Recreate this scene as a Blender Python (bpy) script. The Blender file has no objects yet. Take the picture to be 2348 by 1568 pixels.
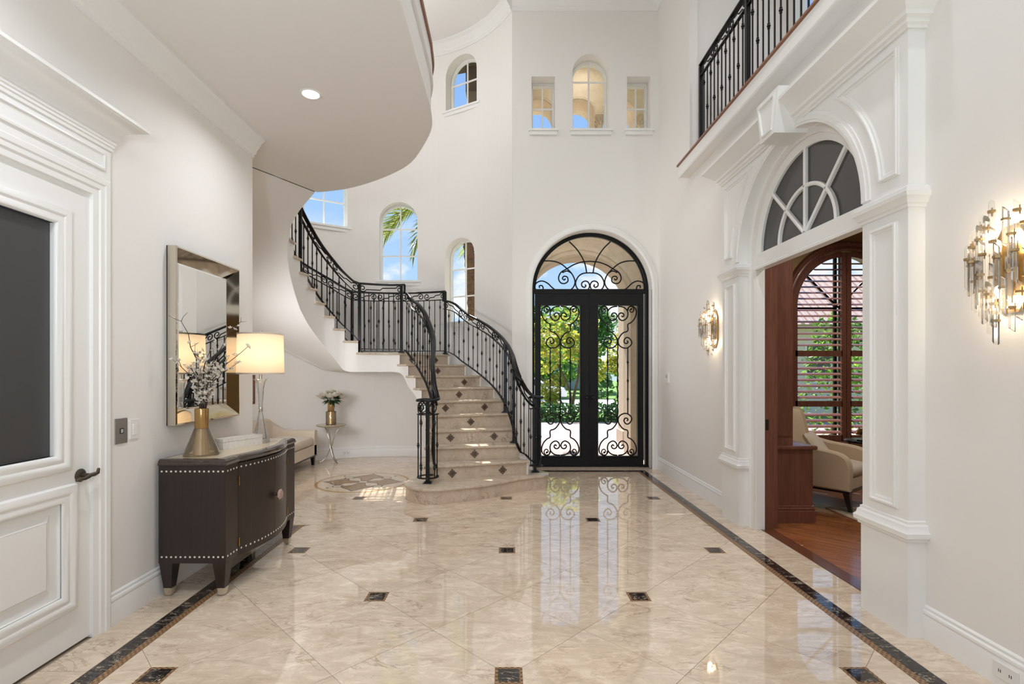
import bpy, math, random
from mathutils import Vector, Matrix
from mathutils.geometry import tessellate_polygon
R = math.radians
PI = math.pi
rnd = random.Random(7)
sc = bpy.context.scene
col = sc.collection

# ------------------------------------------------------------------ camera, sky, sun, lamps, exposure
EYE = 1.48                      # camera height; it looks straight along +Y with a shifted lens
FPX = 1156.0                    # focal length for a 2348 px wide frame
cam = bpy.data.cameras.new('camera'); camo = bpy.data.objects.new('camera', cam); col.objects.link(camo)
camo.location = (0, 0, EYE); camo.rotation_euler = (R(90), 0, 0)
cam.sensor_fit = 'HORIZONTAL'; cam.sensor_width = 36.0; cam.lens = 36.0 * FPX / 2348
cam.shift_x = (1174 - 1157) / 2348; cam.shift_y = (852 - 784) / 2348
cam.clip_start = 0.05; cam.clip_end = 500
sc.camera = camo
sc.view_settings.view_transform = 'Standard'
sc.view_settings.look = 'None'
sc.view_settings.gamma = 1.0
sc.view_settings.use_curve_mapping = False
sc.view_settings.exposure = 0.10
cy = sc.cycles
cy.max_bounces = 9; cy.diffuse_bounces = 6; cy.glossy_bounces = 4; cy.transmission_bounces = 6
cy.transparent_max_bounces = 48; cy.caustics_reflective = False; cy.caustics_refractive = False
cy.use_denoising = True; cy.sample_clamp_indirect = 6.0
cy.use_adaptive_sampling = True; cy.adaptive_threshold = 0.02

def nodes_of(m):
    m.use_nodes = True
    nt = m.node_tree
    nt.nodes.clear()
    return nt, nt.nodes, nt.links

world = bpy.data.worlds.new('sky'); sc.world = world
nt, N, L = nodes_of(world)
out = N.new('ShaderNodeOutputWorld'); bg = N.new('ShaderNodeBackground'); L.new(bg.outputs[0], out.inputs[0])
tc = N.new('ShaderNodeTexCoord'); sep = N.new('ShaderNodeSeparateXYZ'); L.new(tc.outputs['Generated'], sep.inputs[0])
ramp = N.new('ShaderNodeValToRGB'); L.new(sep.outputs['Z'], ramp.inputs[0])
e = ramp.color_ramp.elements
e[0].position = 0.0; e[0].color = (0.62, 0.78, 0.95, 1)
e[1].position = 0.75; e[1].color = (0.18, 0.36, 0.80, 1)
x = ramp.color_ramp.elements.new(0.14); x.color = (0.48, 0.70, 0.98, 1)
x = ramp.color_ramp.elements.new(0.38); x.color = (0.34, 0.56, 0.95, 1)
mp = N.new('ShaderNodeMapping'); mp.inputs['Scale'].default_value = (1, 1, 2.0); L.new(tc.outputs['Generated'], mp.inputs[0])
ns = N.new('ShaderNodeTexNoise'); ns.inputs['Scale'].default_value = 7.0; ns.inputs['Detail'].default_value = 7; ns.inputs['Roughness'].default_value = 0.55
L.new(mp.outputs[0], ns.inputs['Vector'])
cr = N.new('ShaderNodeValToRGB'); cr.color_ramp.elements[0].position = 0.43; cr.color_ramp.elements[1].position = 0.54
L.new(ns.outputs[0], cr.inputs[0])
band = N.new('ShaderNodeValToRGB'); L.new(sep.outputs['Z'], band.inputs[0])       # fair-weather clouds sit low over the horizon
b = band.color_ramp.elements; b[0].position = 0.0; b[0].color = (.8, .8, .8, 1); b[1].position = 0.29; b[1].color = (0, 0, 0, 1)
x = band.color_ramp.elements.new(0.20); x.color = (.9, .9, .9, 1)
mul = N.new('ShaderNodeMath'); mul.operation = 'MULTIPLY'; L.new(cr.outputs[0], mul.inputs[0]); L.new(band.outputs[0], mul.inputs[1])
mx = N.new('ShaderNodeMixRGB'); L.new(mul.outputs[0], mx.inputs[0]); L.new(ramp.outputs[0], mx.inputs[1]); mx.inputs[2].default_value = (1.0, 1.0, 1.0, 1)
L.new(mx.outputs[0], bg.inputs[0]); bg.inputs[1].default_value = 1.0

sun = bpy.data.lights.new('sun', 'SUN'); sun.energy = 10.0; sun.angle = R(0.5); sun.color = (1.0, 0.95, 0.86)
suno = bpy.data.objects.new('sun', sun); col.objects.link(suno)
suno.rotation_euler = Vector((0.15, -1.0, -1.30)).to_track_quat('-Z', 'Y').to_euler()

LAMP = 1.0
def lamp(x, y, z, power, size=0.16, color=(0.94, 0.975, 1.03), spread=170):
    l = bpy.data.lights.new('disk_light', 'AREA'); l.shape = 'DISK'; l.size = size; l.energy = power * LAMP; l.color = color; l.spread = R(spread)
    o = bpy.data.objects.new('disk_light', l); o.location = (x, y, z); col.objects.link(o)
    return o
CEIL_UP = 7.15; SOFFIT = 3.6
UPPER_FILL = [(0.9, -1.6, 36), (0.9, 0.6, 36), (0.9, 2.8, 28), (0.4, 5.0, 3)]  # unseen fill lights added at the high ceiling
SOFFIT_LIGHTS = [(-1.48, 3.85, 11), (-1.48, 1.6, 14), (-1.48, -0.8, 18)]  # first is the visible soffit light, the rest are added fill
for (x, y, pw) in UPPER_FILL: lamp(x, y, CEIL_UP - 0.02, pw)
for (x, y, pw) in SOFFIT_LIGHTS: lamp(x, y, SOFFIT - 0.02, pw, 0.12, spread=150)
REAR_FILL = [(-0.55, -0.6, 160), (0.72, -2.3, 80)]      # pair of unseen fill spots added behind the camera
for (x, y, pw) in REAR_FILL:
    l = bpy.data.lights.new('rear_fill_light', 'SPOT'); l.spot_size = R(150); l.spot_blend = 0.8; l.energy = pw; l.color = (0.86, 0.96, 1.10); l.shadow_soft_size = 0.15
    o = bpy.data.objects.new('rear_fill_light', l); o.location = (x, y, 1.90); o.rotation_euler = Vector((-0.15, 0.80, 0.55)).to_track_quat('-Z', 'Y').to_euler(); col.objects.link(o)
WELL_FILL = (CX0, CY0, CZ0) = (-1.85, 6.68, 6.0)      # unseen fill light added in the stair well, above the soffit edge
l = bpy.data.lights.new('well_fill_light', 'POINT'); l.energy = 55; l.color = (0.97, 0.975, 1.0); l.shadow_soft_size = 0.30
o = bpy.data.objects.new('well_fill_light', l); o.location = WELL_FILL; col.objects.link(o)
NOOK_FILL = (-3.05, 5.45, 1.55)                               # fill spots added out of sight behind the end of the left wall
l = bpy.data.lights.new('nook_fill_light', 'SPOT'); l.energy = 115; l.color = (0.97, 0.975, 1.0); l.shadow_soft_size = 0.45; l.spot_size = R(135); l.spot_blend = 0.9
o = bpy.data.objects.new('nook_fill_light', l); o.location = NOOK_FILL; o.rotation_euler = Vector((0.60, 1.0, -0.02)).to_track_quat('-Z', 'Y').to_euler(); col.objects.link(o)
l = bpy.data.lights.new('nook_fill_light', 'SPOT'); l.energy = 225; l.color = (1.0, 0.985, 0.97); l.shadow_soft_size = 0.45; l.spot_size = R(48); l.spot_blend = 1.0  # second added fill spot, aimed at the far right wall
o = bpy.data.objects.new('nook_fill_light', l); o.location = (NOOK_FILL[0], NOOK_FILL[1], 2.15); o.rotation_euler = Vector((1.0, 0.24, 0.12)).to_track_quat('-Z', 'Y').to_euler(); col.objects.link(o)
BALCONY_FILL = (-1.15, 4.35, 5.55)                       # unseen fill light added over the landing above the soffit
l = bpy.data.lights.new('balcony_fill_light', 'POINT'); l.energy = 6; l.color = (0.97, 0.98, 1.0); l.shadow_soft_size = 0.2
o = bpy.data.objects.new('balcony_fill_light', l); o.location = BALCONY_FILL; col.objects.link(o)
lamp(3.0, 4.0, 7.1, 14)
lamp(1.32, 8.5, 6.98, 6, 0.12, (1.0, 0.96, 0.9))  # fill light added under the portico roof, without a fixture
lamp(3.5, 3.9, 3.5, 24, 0.12, (1.0, 0.93, 0.84))  # this and the next: unseen fill added inside the library
lamp(4.6, 5.9, 3.5, 20, 0.12, (1.0, 0.93, 0.84))

# ------------------------------------------------------------------ helpers
def tag(o, label=None, cat=None, group=None, kind=None):
    if label: o['label'] = label
    if cat: o['category'] = cat
    if group: o['group'] = group
    if kind: o['kind'] = kind
    return o
def empty(name, loc=(0, 0, 0), label=None, cat=None, group=None, kind=None, rz=0):
    o = bpy.data.objects.new(name, None); col.objects.link(o); o.location = loc; o.rotation_euler = (0, 0, rz)
    o.empty_display_size = 0.1
    return tag(o, label, cat, group, kind)
def link(name, me, parent=None):
    o = bpy.data.objects.new(name, me); col.objects.link(o)
    if parent is not None: o.parent = parent
    return o
def copy_tree(o, parent=None):
    c = o.copy(); col.objects.link(c)
    if parent is not None: c.parent = parent
    for ch in [k for k in bpy.data.objects if k.parent == o]: copy_tree(ch, c)
    return c
IDENT = lambda u, v, w: (u, v, w)

class MB:
    def __init__(s): s.v = []; s.f = []; s.mi = []
    def add(s, vs, fs, m=0):
        b = len(s.v); s.v += [tuple(p) for p in vs]
        for f in fs: s.f.append(tuple(b + i for i in f)); s.mi.append(m)
        return s
    def box(s, x0, y0, z0, x1, y1, z1, m=0, M=None):
        vs = [(x0, y0, z0), (x1, y0, z0), (x1, y1, z0), (x0, y1, z0), (x0, y0, z1), (x1, y0, z1), (x1, y1, z1), (x0, y1, z1)]
        if M is not None: vs = [M @ Vector(p) for p in vs]
        return s.add(vs, [(0, 3, 2, 1), (4, 5, 6, 7), (0, 1, 5, 4), (1, 2, 6, 5), (2, 3, 7, 6), (3, 0, 4, 7)], m)
    def tube(s, pts, r, n=6, m=0, cap=True, closed=False):
        pts = [Vector(p) for p in pts]; k = len(pts)
        rs = r if isinstance(r, (list, tuple)) else [r] * k
        vs = []; prev = None
        for i, p in enumerate(pts):
            a = pts[i - 1] if (i > 0 or closed) else p; c = pts[(i + 1) % k] if (i < k - 1 or closed) else p
            t = (c - a)
            if t.length < 1e-9: t = Vector((0, 0, 1))
            t.normalize()
            if prev is None:
                ref = Vector((0, 0, 1)) if abs(t.z) < 0.9 else Vector((1, 0, 0))
                u = t.cross(ref).normalized()
            else:
                u = (prev - t * prev.dot(t))
                u = u.normalized() if u.length > 1e-6 else t.orthogonal().normalized()
            prev = u; w = t.cross(u)
            for j in range(n):
                a_ = 2 * PI * (j + 0.5) / n
                vs.append(p + (u * math.cos(a_) + w * math.sin(a_)) * rs[i])
        fs = []
        for i in range(k if closed else k - 1):
            i2 = (i + 1) % k
            for j in range(n):
                j2 = (j + 1) % n
                fs.append((i * n + j, i * n + j2, i2 * n + j2, i2 * n + j))
        if cap and not closed:
            fs.append(tuple(range(n))[::-1]); fs.append(tuple((k - 1) * n + j for j in range(n)))
        return s.add(vs, fs, m)
    def lathe(s, prof, n=20, c=(0, 0, 0), m=0, M=None, cap=True):
        vs = []
        for (r, z) in prof:
            for j in range(n):
                a = 2 * PI * j / n
                vs.append(Vector((c[0] + r * math.cos(a), c[1] + r * math.sin(a), c[2] + z)))
        if M is not None: vs = [M @ p for p in vs]
        fs = []
        for i in range(len(prof) - 1):
            for j in range(n):
                j2 = (j + 1) % n
                fs.append((i * n + j, i * n + j2, (i + 1) * n + j2, (i + 1) * n + j))
        if cap:
            fs.append(tuple(range(n))[::-1]); fs.append(tuple((len(prof) - 1) * n + j for j in range(n)))
        return s.add(vs, fs, m)
    def prism(s, poly, w0, w1, mp=IDENT, m=0):
        """polygon (u, v) extruded from w0 to w1, concave allowed"""
        return s.plate(poly, [], w0, w1, mp, m)
    def plate(s, outer, holes, w0, w1, mp=IDENT, m=0, back=True):
        loops = [list(outer)] + [list(h) for h in holes]
        tris = tessellate_polygon([[Vector((p[0], p[1], 0)) for p in lp] for lp in loops])
        flat = [p for lp in loops for p in lp]; k = len(flat)
        vs = [mp(p[0], p[1], w0) for p in flat] + [mp(p[0], p[1], w1) for p in flat]
        fs = []
        for t in tris:
            a, b, c = [flat[i] for i in t]
            if (b[0] - a[0]) * (c[1] - a[1]) - (b[1] - a[1]) * (c[0] - a[0]) < 0: t = (t[0], t[2], t[1])
            fs.append((t[0] + k, t[1] + k, t[2] + k))
            if back: fs.append((t[0], t[2], t[1]))
        o = 0
        for lp in loops:
            n = len(lp)
            for i in range(n):
                j = (i + 1) % n
                fs.append((o + i, o + j, k + o + j, k + o + i))
            o += n
        return s.add(vs, fs, m)
    def msweep(s, pts, prof, closed=False, mp=IDENT, m=0, caps=True):
        """profile [(offset along the left normal, w)] carried along the 2-D path pts with mitred corners"""
        n = len(pts); k = len(prof); vs = []
        for i in range(n):
            p = Vector(pts[i][:2])
            a = Vector(pts[i - 1][:2]) if (i > 0 or closed) else None
            c = Vector(pts[(i + 1) % n][:2]) if (i < n - 1 or closed) else None
            d1 = (p - a).normalized() if a is not None else (c - p).normalized()
            d2 = (c - p).normalized() if c is not None else d1
            n1 = Vector((-d1.y, d1.x)); n2 = Vector((-d2.y, d2.x))
            mt = n1 + n2
            if mt.length < 1e-6: mt = n1
            mt.normalize(); sc_ = 1.0 / max(0.25, mt.dot(n1))
            for (o, w) in prof:
                q = p + mt * (o * sc_)
                vs.append(mp(q.x, q.y, w))
        fs = []
        for i in range(n if closed else n - 1):
            i2 = (i + 1) % n
            for j in range(k - 1):
                fs.append((i * k + j, i * k + j + 1, i2 * k + j + 1, i2 * k + j))
        if caps and not closed:
            fs.append(tuple(range(k))); fs.append(tuple((n - 1) * k + j for j in range(k))[::-1])
        return s.add(vs, fs, m)
    def sweep3(s, pts, prof, m=0, cap=True):
        """closed profile [(side, up)] along a 3-D path that is never vertical"""
        n = len(pts); k = len(prof); vs = []
        pts = [Vector(p) for p in pts]
        for i, p in enumerate(pts):
            a = pts[max(0, i - 1)]; c = pts[min(n - 1, i + 1)]
            t = (c - a).normalized(); side = Vector((t.y, -t.x, 0)).normalized(); up = side.cross(t)
            for (o, w) in prof: vs.append(p + side * o + up * w)
        fs = []
        for i in range(n - 1):
            for j in range(k):
                j2 = (j + 1) % k
                fs.append((i * k + j, i * k + j2, (i + 1) * k + j2, (i + 1) * k + j))
        if cap:
            fs.append(tuple(range(k))[::-1]); fs.append(tuple((n - 1) * k + j for j in range(k)))
        return s.add(vs, fs, m)
    def slab(s, poly, z0, z1, rd=0.0, m=0):
        """plan polygon (counter-clockwise) with rounded edges"""
        if rd <= 0: return s.plate(poly, [], z0, z1, IDENT, m)
        rings = [(rd, z0), (rd * 0.3, z0 + rd * 0.3), (0, z0 + rd), (0, z1 - rd), (rd * 0.3, z1 - rd * 0.3), (rd, z1)]
        n = len(poly); vs = []
        for (ins, z) in rings:
            for q in inset(poly, ins): vs.append((q[0], q[1], z))
        fs = []
        for i in range(len(rings) - 1):
            for j in range(n):
                j2 = (j + 1) % n
                fs.append((i * n + j, i * n + j2, (i + 1) * n + j2, (i + 1) * n + j))
        fs.append(tuple(range(n))[::-1]); fs.append(tuple((len(rings) - 1) * n + j for j in range(n)))
        return s.add(vs, fs, m)
    def build(s, name, mats, parent=None, smooth=40, fix=True):
        me = s.mesh(name, mats, smooth, fix)
        return link(name, me, parent)
    def mesh(s, name, mats, smooth=40, fix=True):
        me = bpy.data.meshes.new(name)
        me.from_pydata(s.v, [], s.f)
        if not isinstance(mats, (list, tuple)): mats = [mats]
        for m_ in mats: me.materials.append(m_)
        if len(mats) > 1:
            for p, i in zip(me.polygons, s.mi): p.material_index = i
        if fix:
            import bmesh
            bm = bmesh.new(); bm.from_mesh(me); bmesh.ops.recalc_face_normals(bm, faces=bm.faces); bm.to_mesh(me); bm.free()
        if smooth:
            me.shade_smooth(); me.set_sharp_from_angle(angle=R(smooth))
        me.update()
        return me

def inset(poly, d):
    n = len(poly); o = []
    for i in range(n):
        p = Vector(poly[i][:2]); a = Vector(poly[i - 1][:2]); c = Vector(poly[(i + 1) % n][:2])
        d1 = (p - a).normalized(); d2 = (c - p).normalized()
        n1 = Vector((-d1.y, d1.x)); n2 = Vector((-d2.y, d2.x)); mt = n1 + n2
        if mt.length < 1e-6: mt = n1
        mt.normalize(); q = p + mt * (d / max(0.35, mt.dot(n1)))
        o.append((q.x, q.y))
    return o
def arc(cx, cy, r, a0, a1, n):
    return [(cx + r * math.cos(R(a0 + (a1 - a0) * i / n)), cy + r * math.sin(R(a0 + (a1 - a0) * i / n))) for i in range(n + 1)]
def spiral(cx, cy, r0, r1, a0, turn, n=16):
    return [(cx + (r0 + (r1 - r0) * i / n) * math.cos(R(a0 + turn * i / n)), cy + (r0 + (r1 - r0) * i / n) * math.sin(R(a0 + turn * i / n))) for i in range(n + 1)]
def clip_half(poly, nx, ny, c):
    """keep nx*x + ny*y <= c"""
    o = []; n = len(poly)
    for i in range(n):
        a = poly[i]; b = poly[(i + 1) % n]
        da = nx * a[0] + ny * a[1] - c; db = nx * b[0] + ny * b[1] - c
        if da <= 0: o.append(a)
        if (da < 0 < db) or (db < 0 < da):
            t = da / (da - db); o.append((a[0] + (b[0] - a[0]) * t, a[1] + (b[1] - a[1]) * t))
    return o
def clip_convex(poly, reg):
    for i in range(len(reg)):
        if len(poly) < 3: return []
        a = reg[i]; b = reg[(i + 1) % len(reg)]
        ex, ey = b[0] - a[0], b[1] - a[1]
        poly = clip_half(poly, ey, -ex, ey * a[0] - ex * a[1])
    return poly
def area(p): return 0.5 * sum(p[i][0] * p[(i + 1) % len(p)][1] - p[(i + 1) % len(p)][0] * p[i][1] for i in range(len(p)))
def catmull(P, t):
    """P: list of (key, (..values)) sorted by key; Catmull-Rom value at key t"""
    n = len(P)
    if t <= P[0][0]: i = 0
    elif t >= P[-1][0]: i = n - 2
    else:
        i = 0
        while P[i + 1][0] < t: i += 1
    k0, k1 = P[i][0], P[i + 1][0]; u = (t - k0) / (k1 - k0)
    p1 = P[i][1]; p2 = P[i + 1][1]
    p0 = P[i - 1][1] if i > 0 else tuple(2 * a - b for a, b in zip(p1, p2))
    p3 = P[i + 2][1] if i + 2 < n else tuple(2 * b - a for a, b in zip(p1, p2))
    return tuple(0.5 * (2 * b + (c - a) * u + (2 * a - 5 * b + 4 * c - d) * u * u + (-a + 3 * b - 3 * c + d) * u ** 3) for a, b, c, d in zip(p0, p1, p2, p3))
def lerp_keys(P, t):
    if t <= P[0][0]: return P[0][1]
    for (a, va), (b, vb) in zip(P, P[1:]):
        if t <= b: return va + (vb - va) * (t - a) / (b - a)
    return P[-1][1]
def smooth_pts(pts, sub=6):
    P = [(i, p) for i, p in enumerate(pts)]
    return [catmull(P, i / sub) for i in range((len(pts) - 1) * sub + 1)]

# ------------------------------------------------------------------ materials
def mat(name, color, rough=0.5, metal=0.0, spec=0.5, coat=0.0, trans=0.0, ior=1.5, emit=None, estr=0.0, alpha=1.0, sheen=0.0):
    m = bpy.data.materials.new(name); nt, N, L = nodes_of(m)
    o = N.new('ShaderNodeOutputMaterial'); p = N.new('ShaderNodeBsdfPrincipled'); L.new(p.outputs[0], o.inputs[0])
    p.inputs['Base Color'].default_value = (*color, 1); p.inputs['Roughness'].default_value = rough; p.inputs['Metallic'].default_value = metal
    p.inputs['Specular IOR Level'].default_value = spec; p.inputs['Coat Weight'].default_value = coat; p.inputs['Coat Roughness'].default_value = 0.08
    p.inputs['Transmission Weight'].default_value = trans; p.inputs['IOR'].default_value = ior; p.inputs['Sheen Weight'].default_value = sheen
    if emit: p.inputs['Emission Color'].default_value = (*emit, 1); p.inputs['Emission Strength'].default_value = estr
    m.diffuse_color = (*color, 1)
    return m
def pbsdf(m): return next(n for n in m.node_tree.nodes if n.type == 'BSDF_PRINCIPLED')
def coords(nt, kind='Object', scale=(1, 1, 1), rot=(0, 0, 0), rand=0.0):
    N, L = nt.nodes, nt.links
    t = N.new('ShaderNodeTexCoord'); src = t.outputs[kind]
    if rand:
        oi = N.new('ShaderNodeObjectInfo'); m_ = N.new('ShaderNodeVectorMath'); m_.operation = 'SCALE'
        cb = N.new('ShaderNodeCombineXYZ')
        for i in range(3): L.new(oi.outputs['Random'], cb.inputs[i])
        L.new(cb.outputs[0], m_.inputs[0]); m_.inputs['Scale'].default_value = rand
        ad = N.new('ShaderNodeVectorMath'); ad.operation = 'ADD'; L.new(src, ad.inputs[0]); L.new(m_.outputs[0], ad.inputs[1]); src = ad.outputs[0]
    mp = N.new('ShaderNodeMapping'); mp.inputs['Scale'].default_value = scale; mp.inputs['Rotation'].default_value = rot
    L.new(src, mp.inputs[0]); return mp.outputs[0]
def noise(nt, vec, scale, detail=4, rough=0.55, dist=0.0):
    n = nt.nodes.new('ShaderNodeTexNoise'); n.inputs['Scale'].default_value = scale; n.inputs['Detail'].default_value = detail
    n.inputs['Roughness'].default_value = rough; n.inputs['Distortion'].default_value = dist
    nt.links.new(vec, n.inputs['Vector']); return n.outputs[0]
def cramp(nt, val, stops):
    r = nt.nodes.new('ShaderNodeValToRGB'); nt.links.new(val, r.inputs[0]); el = r.color_ramp.elements
    while len(el) < len(stops): el.new(0.5)
    for q, (p, c) in zip(el, stops): q.position = p; q.color = (*c, 1) if len(c) == 3 else c
    return r.outputs[0]
def mixc(nt, fac, a, b, mode='MIX'):
    x = nt.nodes.new('ShaderNodeMixRGB'); x.blend_type = mode
    for i, q in ((0, fac), (1, a), (2, b)):
        if hasattr(q, 'is_linked'): nt.links.new(q, x.inputs[i])
        else: x.inputs[i].default_value = q if i == 0 else (*q, 1)
    return x.outputs[0]
def bump(nt, val, strength, dist=0.01):
    b = nt.nodes.new('ShaderNodeBump'); b.inputs['Strength'].default_value = strength; b.inputs['Distance'].default_value = dist
    nt.links.new(val, b.inputs['Height']); return b.outputs[0]

def marble(name, base, mid, vein, rough, vscale=1.0, rand=37.0, veinamt=0.75, stretch=(1, 2.2, 1), mottle=0.42, ior=1.5):
    m = mat(name, base, rough, ior=ior); nt = m.node_tree; p = pbsdf(m)
    v = coords(nt, 'Object', tuple(s * vscale for s in stretch), (0.3, 0.2, 0.75), rand)
    big = noise(nt, v, 1.6, 6, 0.62, 1.3)
    fine = noise(nt, v, 7.0, 7, 0.72, 1.1)
    c1 = cramp(nt, big, [(0.30, mid), (0.52, base), (0.75, tuple(min(1, k * 1.08) for k in base))])
    c2 = mixc(nt, mottle, c1, cramp(nt, fine, [(0.34, tuple(k * 0.8 for k in mid)), (0.50, mid), (0.62, base)]))
    for (sc_, wd, lo, amt) in ((1.5, 0.020, 0.45, veinamt), (3.8, 0.014, 0.50, veinamt * 0.8)):
        w = nt.nodes.new('ShaderNodeTexNoise'); w.inputs['Scale'].default_value = sc_; w.inputs['Detail'].default_value = 8; w.inputs['Roughness'].default_value = 0.62; w.inputs['Distortion'].default_value = 1.6
        nt.links.new(v, w.inputs['Vector'])
        vein_f = cramp(nt, w.outputs[0], [(0.5 - wd, (0, 0, 0)), (0.497, (1, 1, 1)), (0.503, (1, 1, 1)), (0.5 + wd, (0, 0, 0))])
        gate = cramp(nt, noise(nt, v, sc_ * 1.6, 3, 0.5), [(lo, (0, 0, 0)), (lo + 0.2, (amt,) * 3)])
        c2 = mixc(nt, mixc(nt, 1.0, vein_f, gate, 'MULTIPLY'), c2, vein)
    nt.links.new(c2, p.inputs['Base Color'])
    return m
def woodm(name, a, b, rough, axis='Z', scale=14, coat=0.3, rand=11.0, stretch=0.06):
    m = mat(name, a, rough, coat=coat); nt = m.node_tree; p = pbsdf(m)
    s = {'X': (stretch, 1, 1), 'Y': (1, stretch, 1), 'Z': (1, 1, stretch)}[axis]
    v = coords(nt, 'Object', s, (0, 0, 0), rand)
    n1 = noise(nt, v, scale, 6, 0.6, 0.4); n2 = noise(nt, v, scale * 5, 3, 0.5)
    c = cramp(nt, n1, [(0.3, a), (0.7, b)])
    c = mixc(nt, 0.35, c, cramp(nt, n2, [(0.35, tuple(k * 0.6 for k in a)), (0.6, b)]))
    nt.links.new(c, p.inputs['Base Color'])
    return m
def fabric(name, a, b, scale=220):
    m = mat(name, a, 0.9, sheen=0.3); nt = m.node_tree; p = pbsdf(m)
    v = coords(nt); n1 = noise(nt, v, scale, 2, 0.6); n2 = noise(nt, v, 6, 3)
    c = mixc(nt, 0.35, cramp(nt, n1, [(0.3, a), (0.7, b)]), cramp(nt, n2, [(0.3, a), (0.7, b)]))
    nt.links.new(c, p.inputs['Base Color']); nt.links.new(bump(nt, n1, 0.25, 0.002), p.inputs['Normal'])
    return m
def paint(name, c, rough):
    m = mat(name, c, rough, spec=0.4); nt = m.node_tree; p = pbsdf(m)
    v = coords(nt); n1 = noise(nt, v, 160, 2, 0.5)
    nt.links.new(bump(nt, n1, 0.04, 0.001), p.inputs['Normal'])
    return m
def leafm(name, cols, rough=0.45, tl=0.6):
    m = bpy.data.materials.new(name); nt, N, L = nodes_of(m)
    o = N.new('ShaderNodeOutputMaterial'); p = N.new('ShaderNodeBsdfPrincipled'); tr = N.new('ShaderNodeBsdfTranslucent'); ms = N.new('ShaderNodeMixShader')
    g = N.new('ShaderNodeNewGeometry')
    r = N.new('ShaderNodeValToRGB'); L.new(g.outputs['Random Per Island'], r.inputs[0]); el = r.color_ramp.elements
    while len(el) < len(cols): el.new(0.5)
    for i, (q, c) in enumerate(zip(el, cols)): q.position = i / (len(cols) - 1); q.color = (*c, 1)
    L.new(r.outputs[0], p.inputs['Base Color']); L.new(r.outputs[0], tr.inputs[0]); p.inputs['Roughness'].default_value = rough
    ms.inputs[0].default_value = tl; L.new(p.outputs[0], ms.inputs[1]); L.new(tr.outputs[0], ms.inputs[2]); L.new(ms.outputs[0], o.inputs[0])
    return m
def clearm(name, tint=(1, 1, 1), gloss=1.0, rough=0.0, glassmix=0.0, milk=None):
    """thin glass: see-through plus a Fresnel reflection"""
    m = bpy.data.materials.new(name); nt, N, L = nodes_of(m)
    o = N.new('ShaderNodeOutputMaterial'); t = N.new('ShaderNodeBsdfTransparent'); g = N.new('ShaderNodeBsdfGlossy'); ms = N.new('ShaderNodeMixShader')
    fr = N.new('ShaderNodeFresnel'); fr.inputs[0].default_value = 1.45
    ma = N.new('ShaderNodeMath'); ma.operation = 'MULTIPLY'; ma.inputs[1].default_value = gloss; L.new(fr.outputs[0], ma.inputs[0])
    t.inputs[0].default_value = (*tint, 1); g.inputs['Roughness'].default_value = rough
    L.new(ma.outputs[0], ms.inputs[0]); L.new(t.outputs[0], ms.inputs[1]); L.new(g.outputs[0], ms.inputs[2])
    if glassmix:
        gl = N.new('ShaderNodeBsdfGlass'); gl.inputs['IOR'].default_value = 1.45; gl.inputs[0].default_value = (*tint, 1)
        m2 = N.new('ShaderNodeMixShader'); m2.inputs[0].default_value = glassmix
        L.new(ms.outputs[0], m2.inputs[1]); L.new(gl.outputs[0], m2.inputs[2]); L.new(m2.outputs[0], o.inputs[0])
    else: L.new(ms.outputs[0], o.inputs[0])
    if milk:
        src = o.inputs[0].links[0].from_socket
        d = N.new('ShaderNodeBsdfDiffuse'); d.inputs[0].default_value = (*milk[1], 1); tr = N.new('ShaderNodeBsdfTranslucent'); tr.inputs[0].default_value = (*milk[1], 1)
        dm = N.new('ShaderNodeMixShader'); L.new(d.outputs[0], dm.inputs[1]); L.new(tr.outputs[0], dm.inputs[2])
        m3_ = N.new('ShaderNodeMixShader'); m3_.inputs[0].default_value = milk[0]; L.new(src, m3_.inputs[1]); L.new(dm.outputs[0], m3_.inputs[2]); L.new(m3_.outputs[0], o.inputs[0])
    return m

WALL = paint('wall_paint', (0.83, 0.805, 0.775), 0.6)
CEILM = paint('ceiling_paint', (0.83, 0.81, 0.785), 0.7)
TRIM = paint('trim_paint', (0.85, 0.84, 0.82), 0.32)
FLOORM = marble('cream_marble', (0.79, 0.665, 0.525), (0.60, 0.47, 0.34), (0.34, 0.235, 0.15), 0.03, 1.0, 37.0, 0.62, (1, 2.2, 1), 0.55, 1.85)
STAIRM = marble('stair_marble', (0.62, 0.52, 0.41), (0.50, 0.39, 0.285), (0.27, 0.19, 0.13), 0.22, 1.6, 23.0, 0.7)
BLACKM = marble('black_marble', (0.014, 0.012, 0.012), (0.03, 0.02, 0.016), (0.60, 0.50, 0.38), 0.05, 3.4, 19.0, 0.95, (1, 2.5, 1))
GROUT = mat('grout', (0.36, 0.28, 0.20), 0.7)
BRONZET = mat('bronze_mosaic', (0.30, 0.17, 0.075), 0.35)
def _mosaic(m, sc_):
    nt = m.node_tree; p = pbsdf(m); v = coords(nt)
    bk = nt.nodes.new('ShaderNodeTexChecker'); bk.inputs['Scale'].default_value = sc_
    bk.inputs[1].default_value = (0.34, 0.19, 0.085, 1); bk.inputs[2].default_value = (0.12, 0.065, 0.03, 1)
    nt.links.new(v, bk.inputs['Vector']); nt.links.new(bk.outputs[0], p.inputs['Base Color'])
_mosaic(BRONZET, 66)
MOSDARK = mat('dark_mosaic', (0.045, 0.028, 0.022), 0.3)
MEDBROWN = marble('medallion_brown', (0.33, 0.20, 0.095), (0.24, 0.14, 0.065), (0.14, 0.08, 0.04), 0.06, 3)
MEDCREAM = marble('medallion_cream', (0.66, 0.55, 0.42), (0.58, 0.46, 0.33), (0.3, 0.22, 0.15), 0.05, 3)
MEDGREY = mat('medallion_grey', (0.10, 0.085, 0.075), 0.08)
MEDGOLD = mat('medallion_gold', (0.42, 0.25, 0.09), 0.1)
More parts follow.
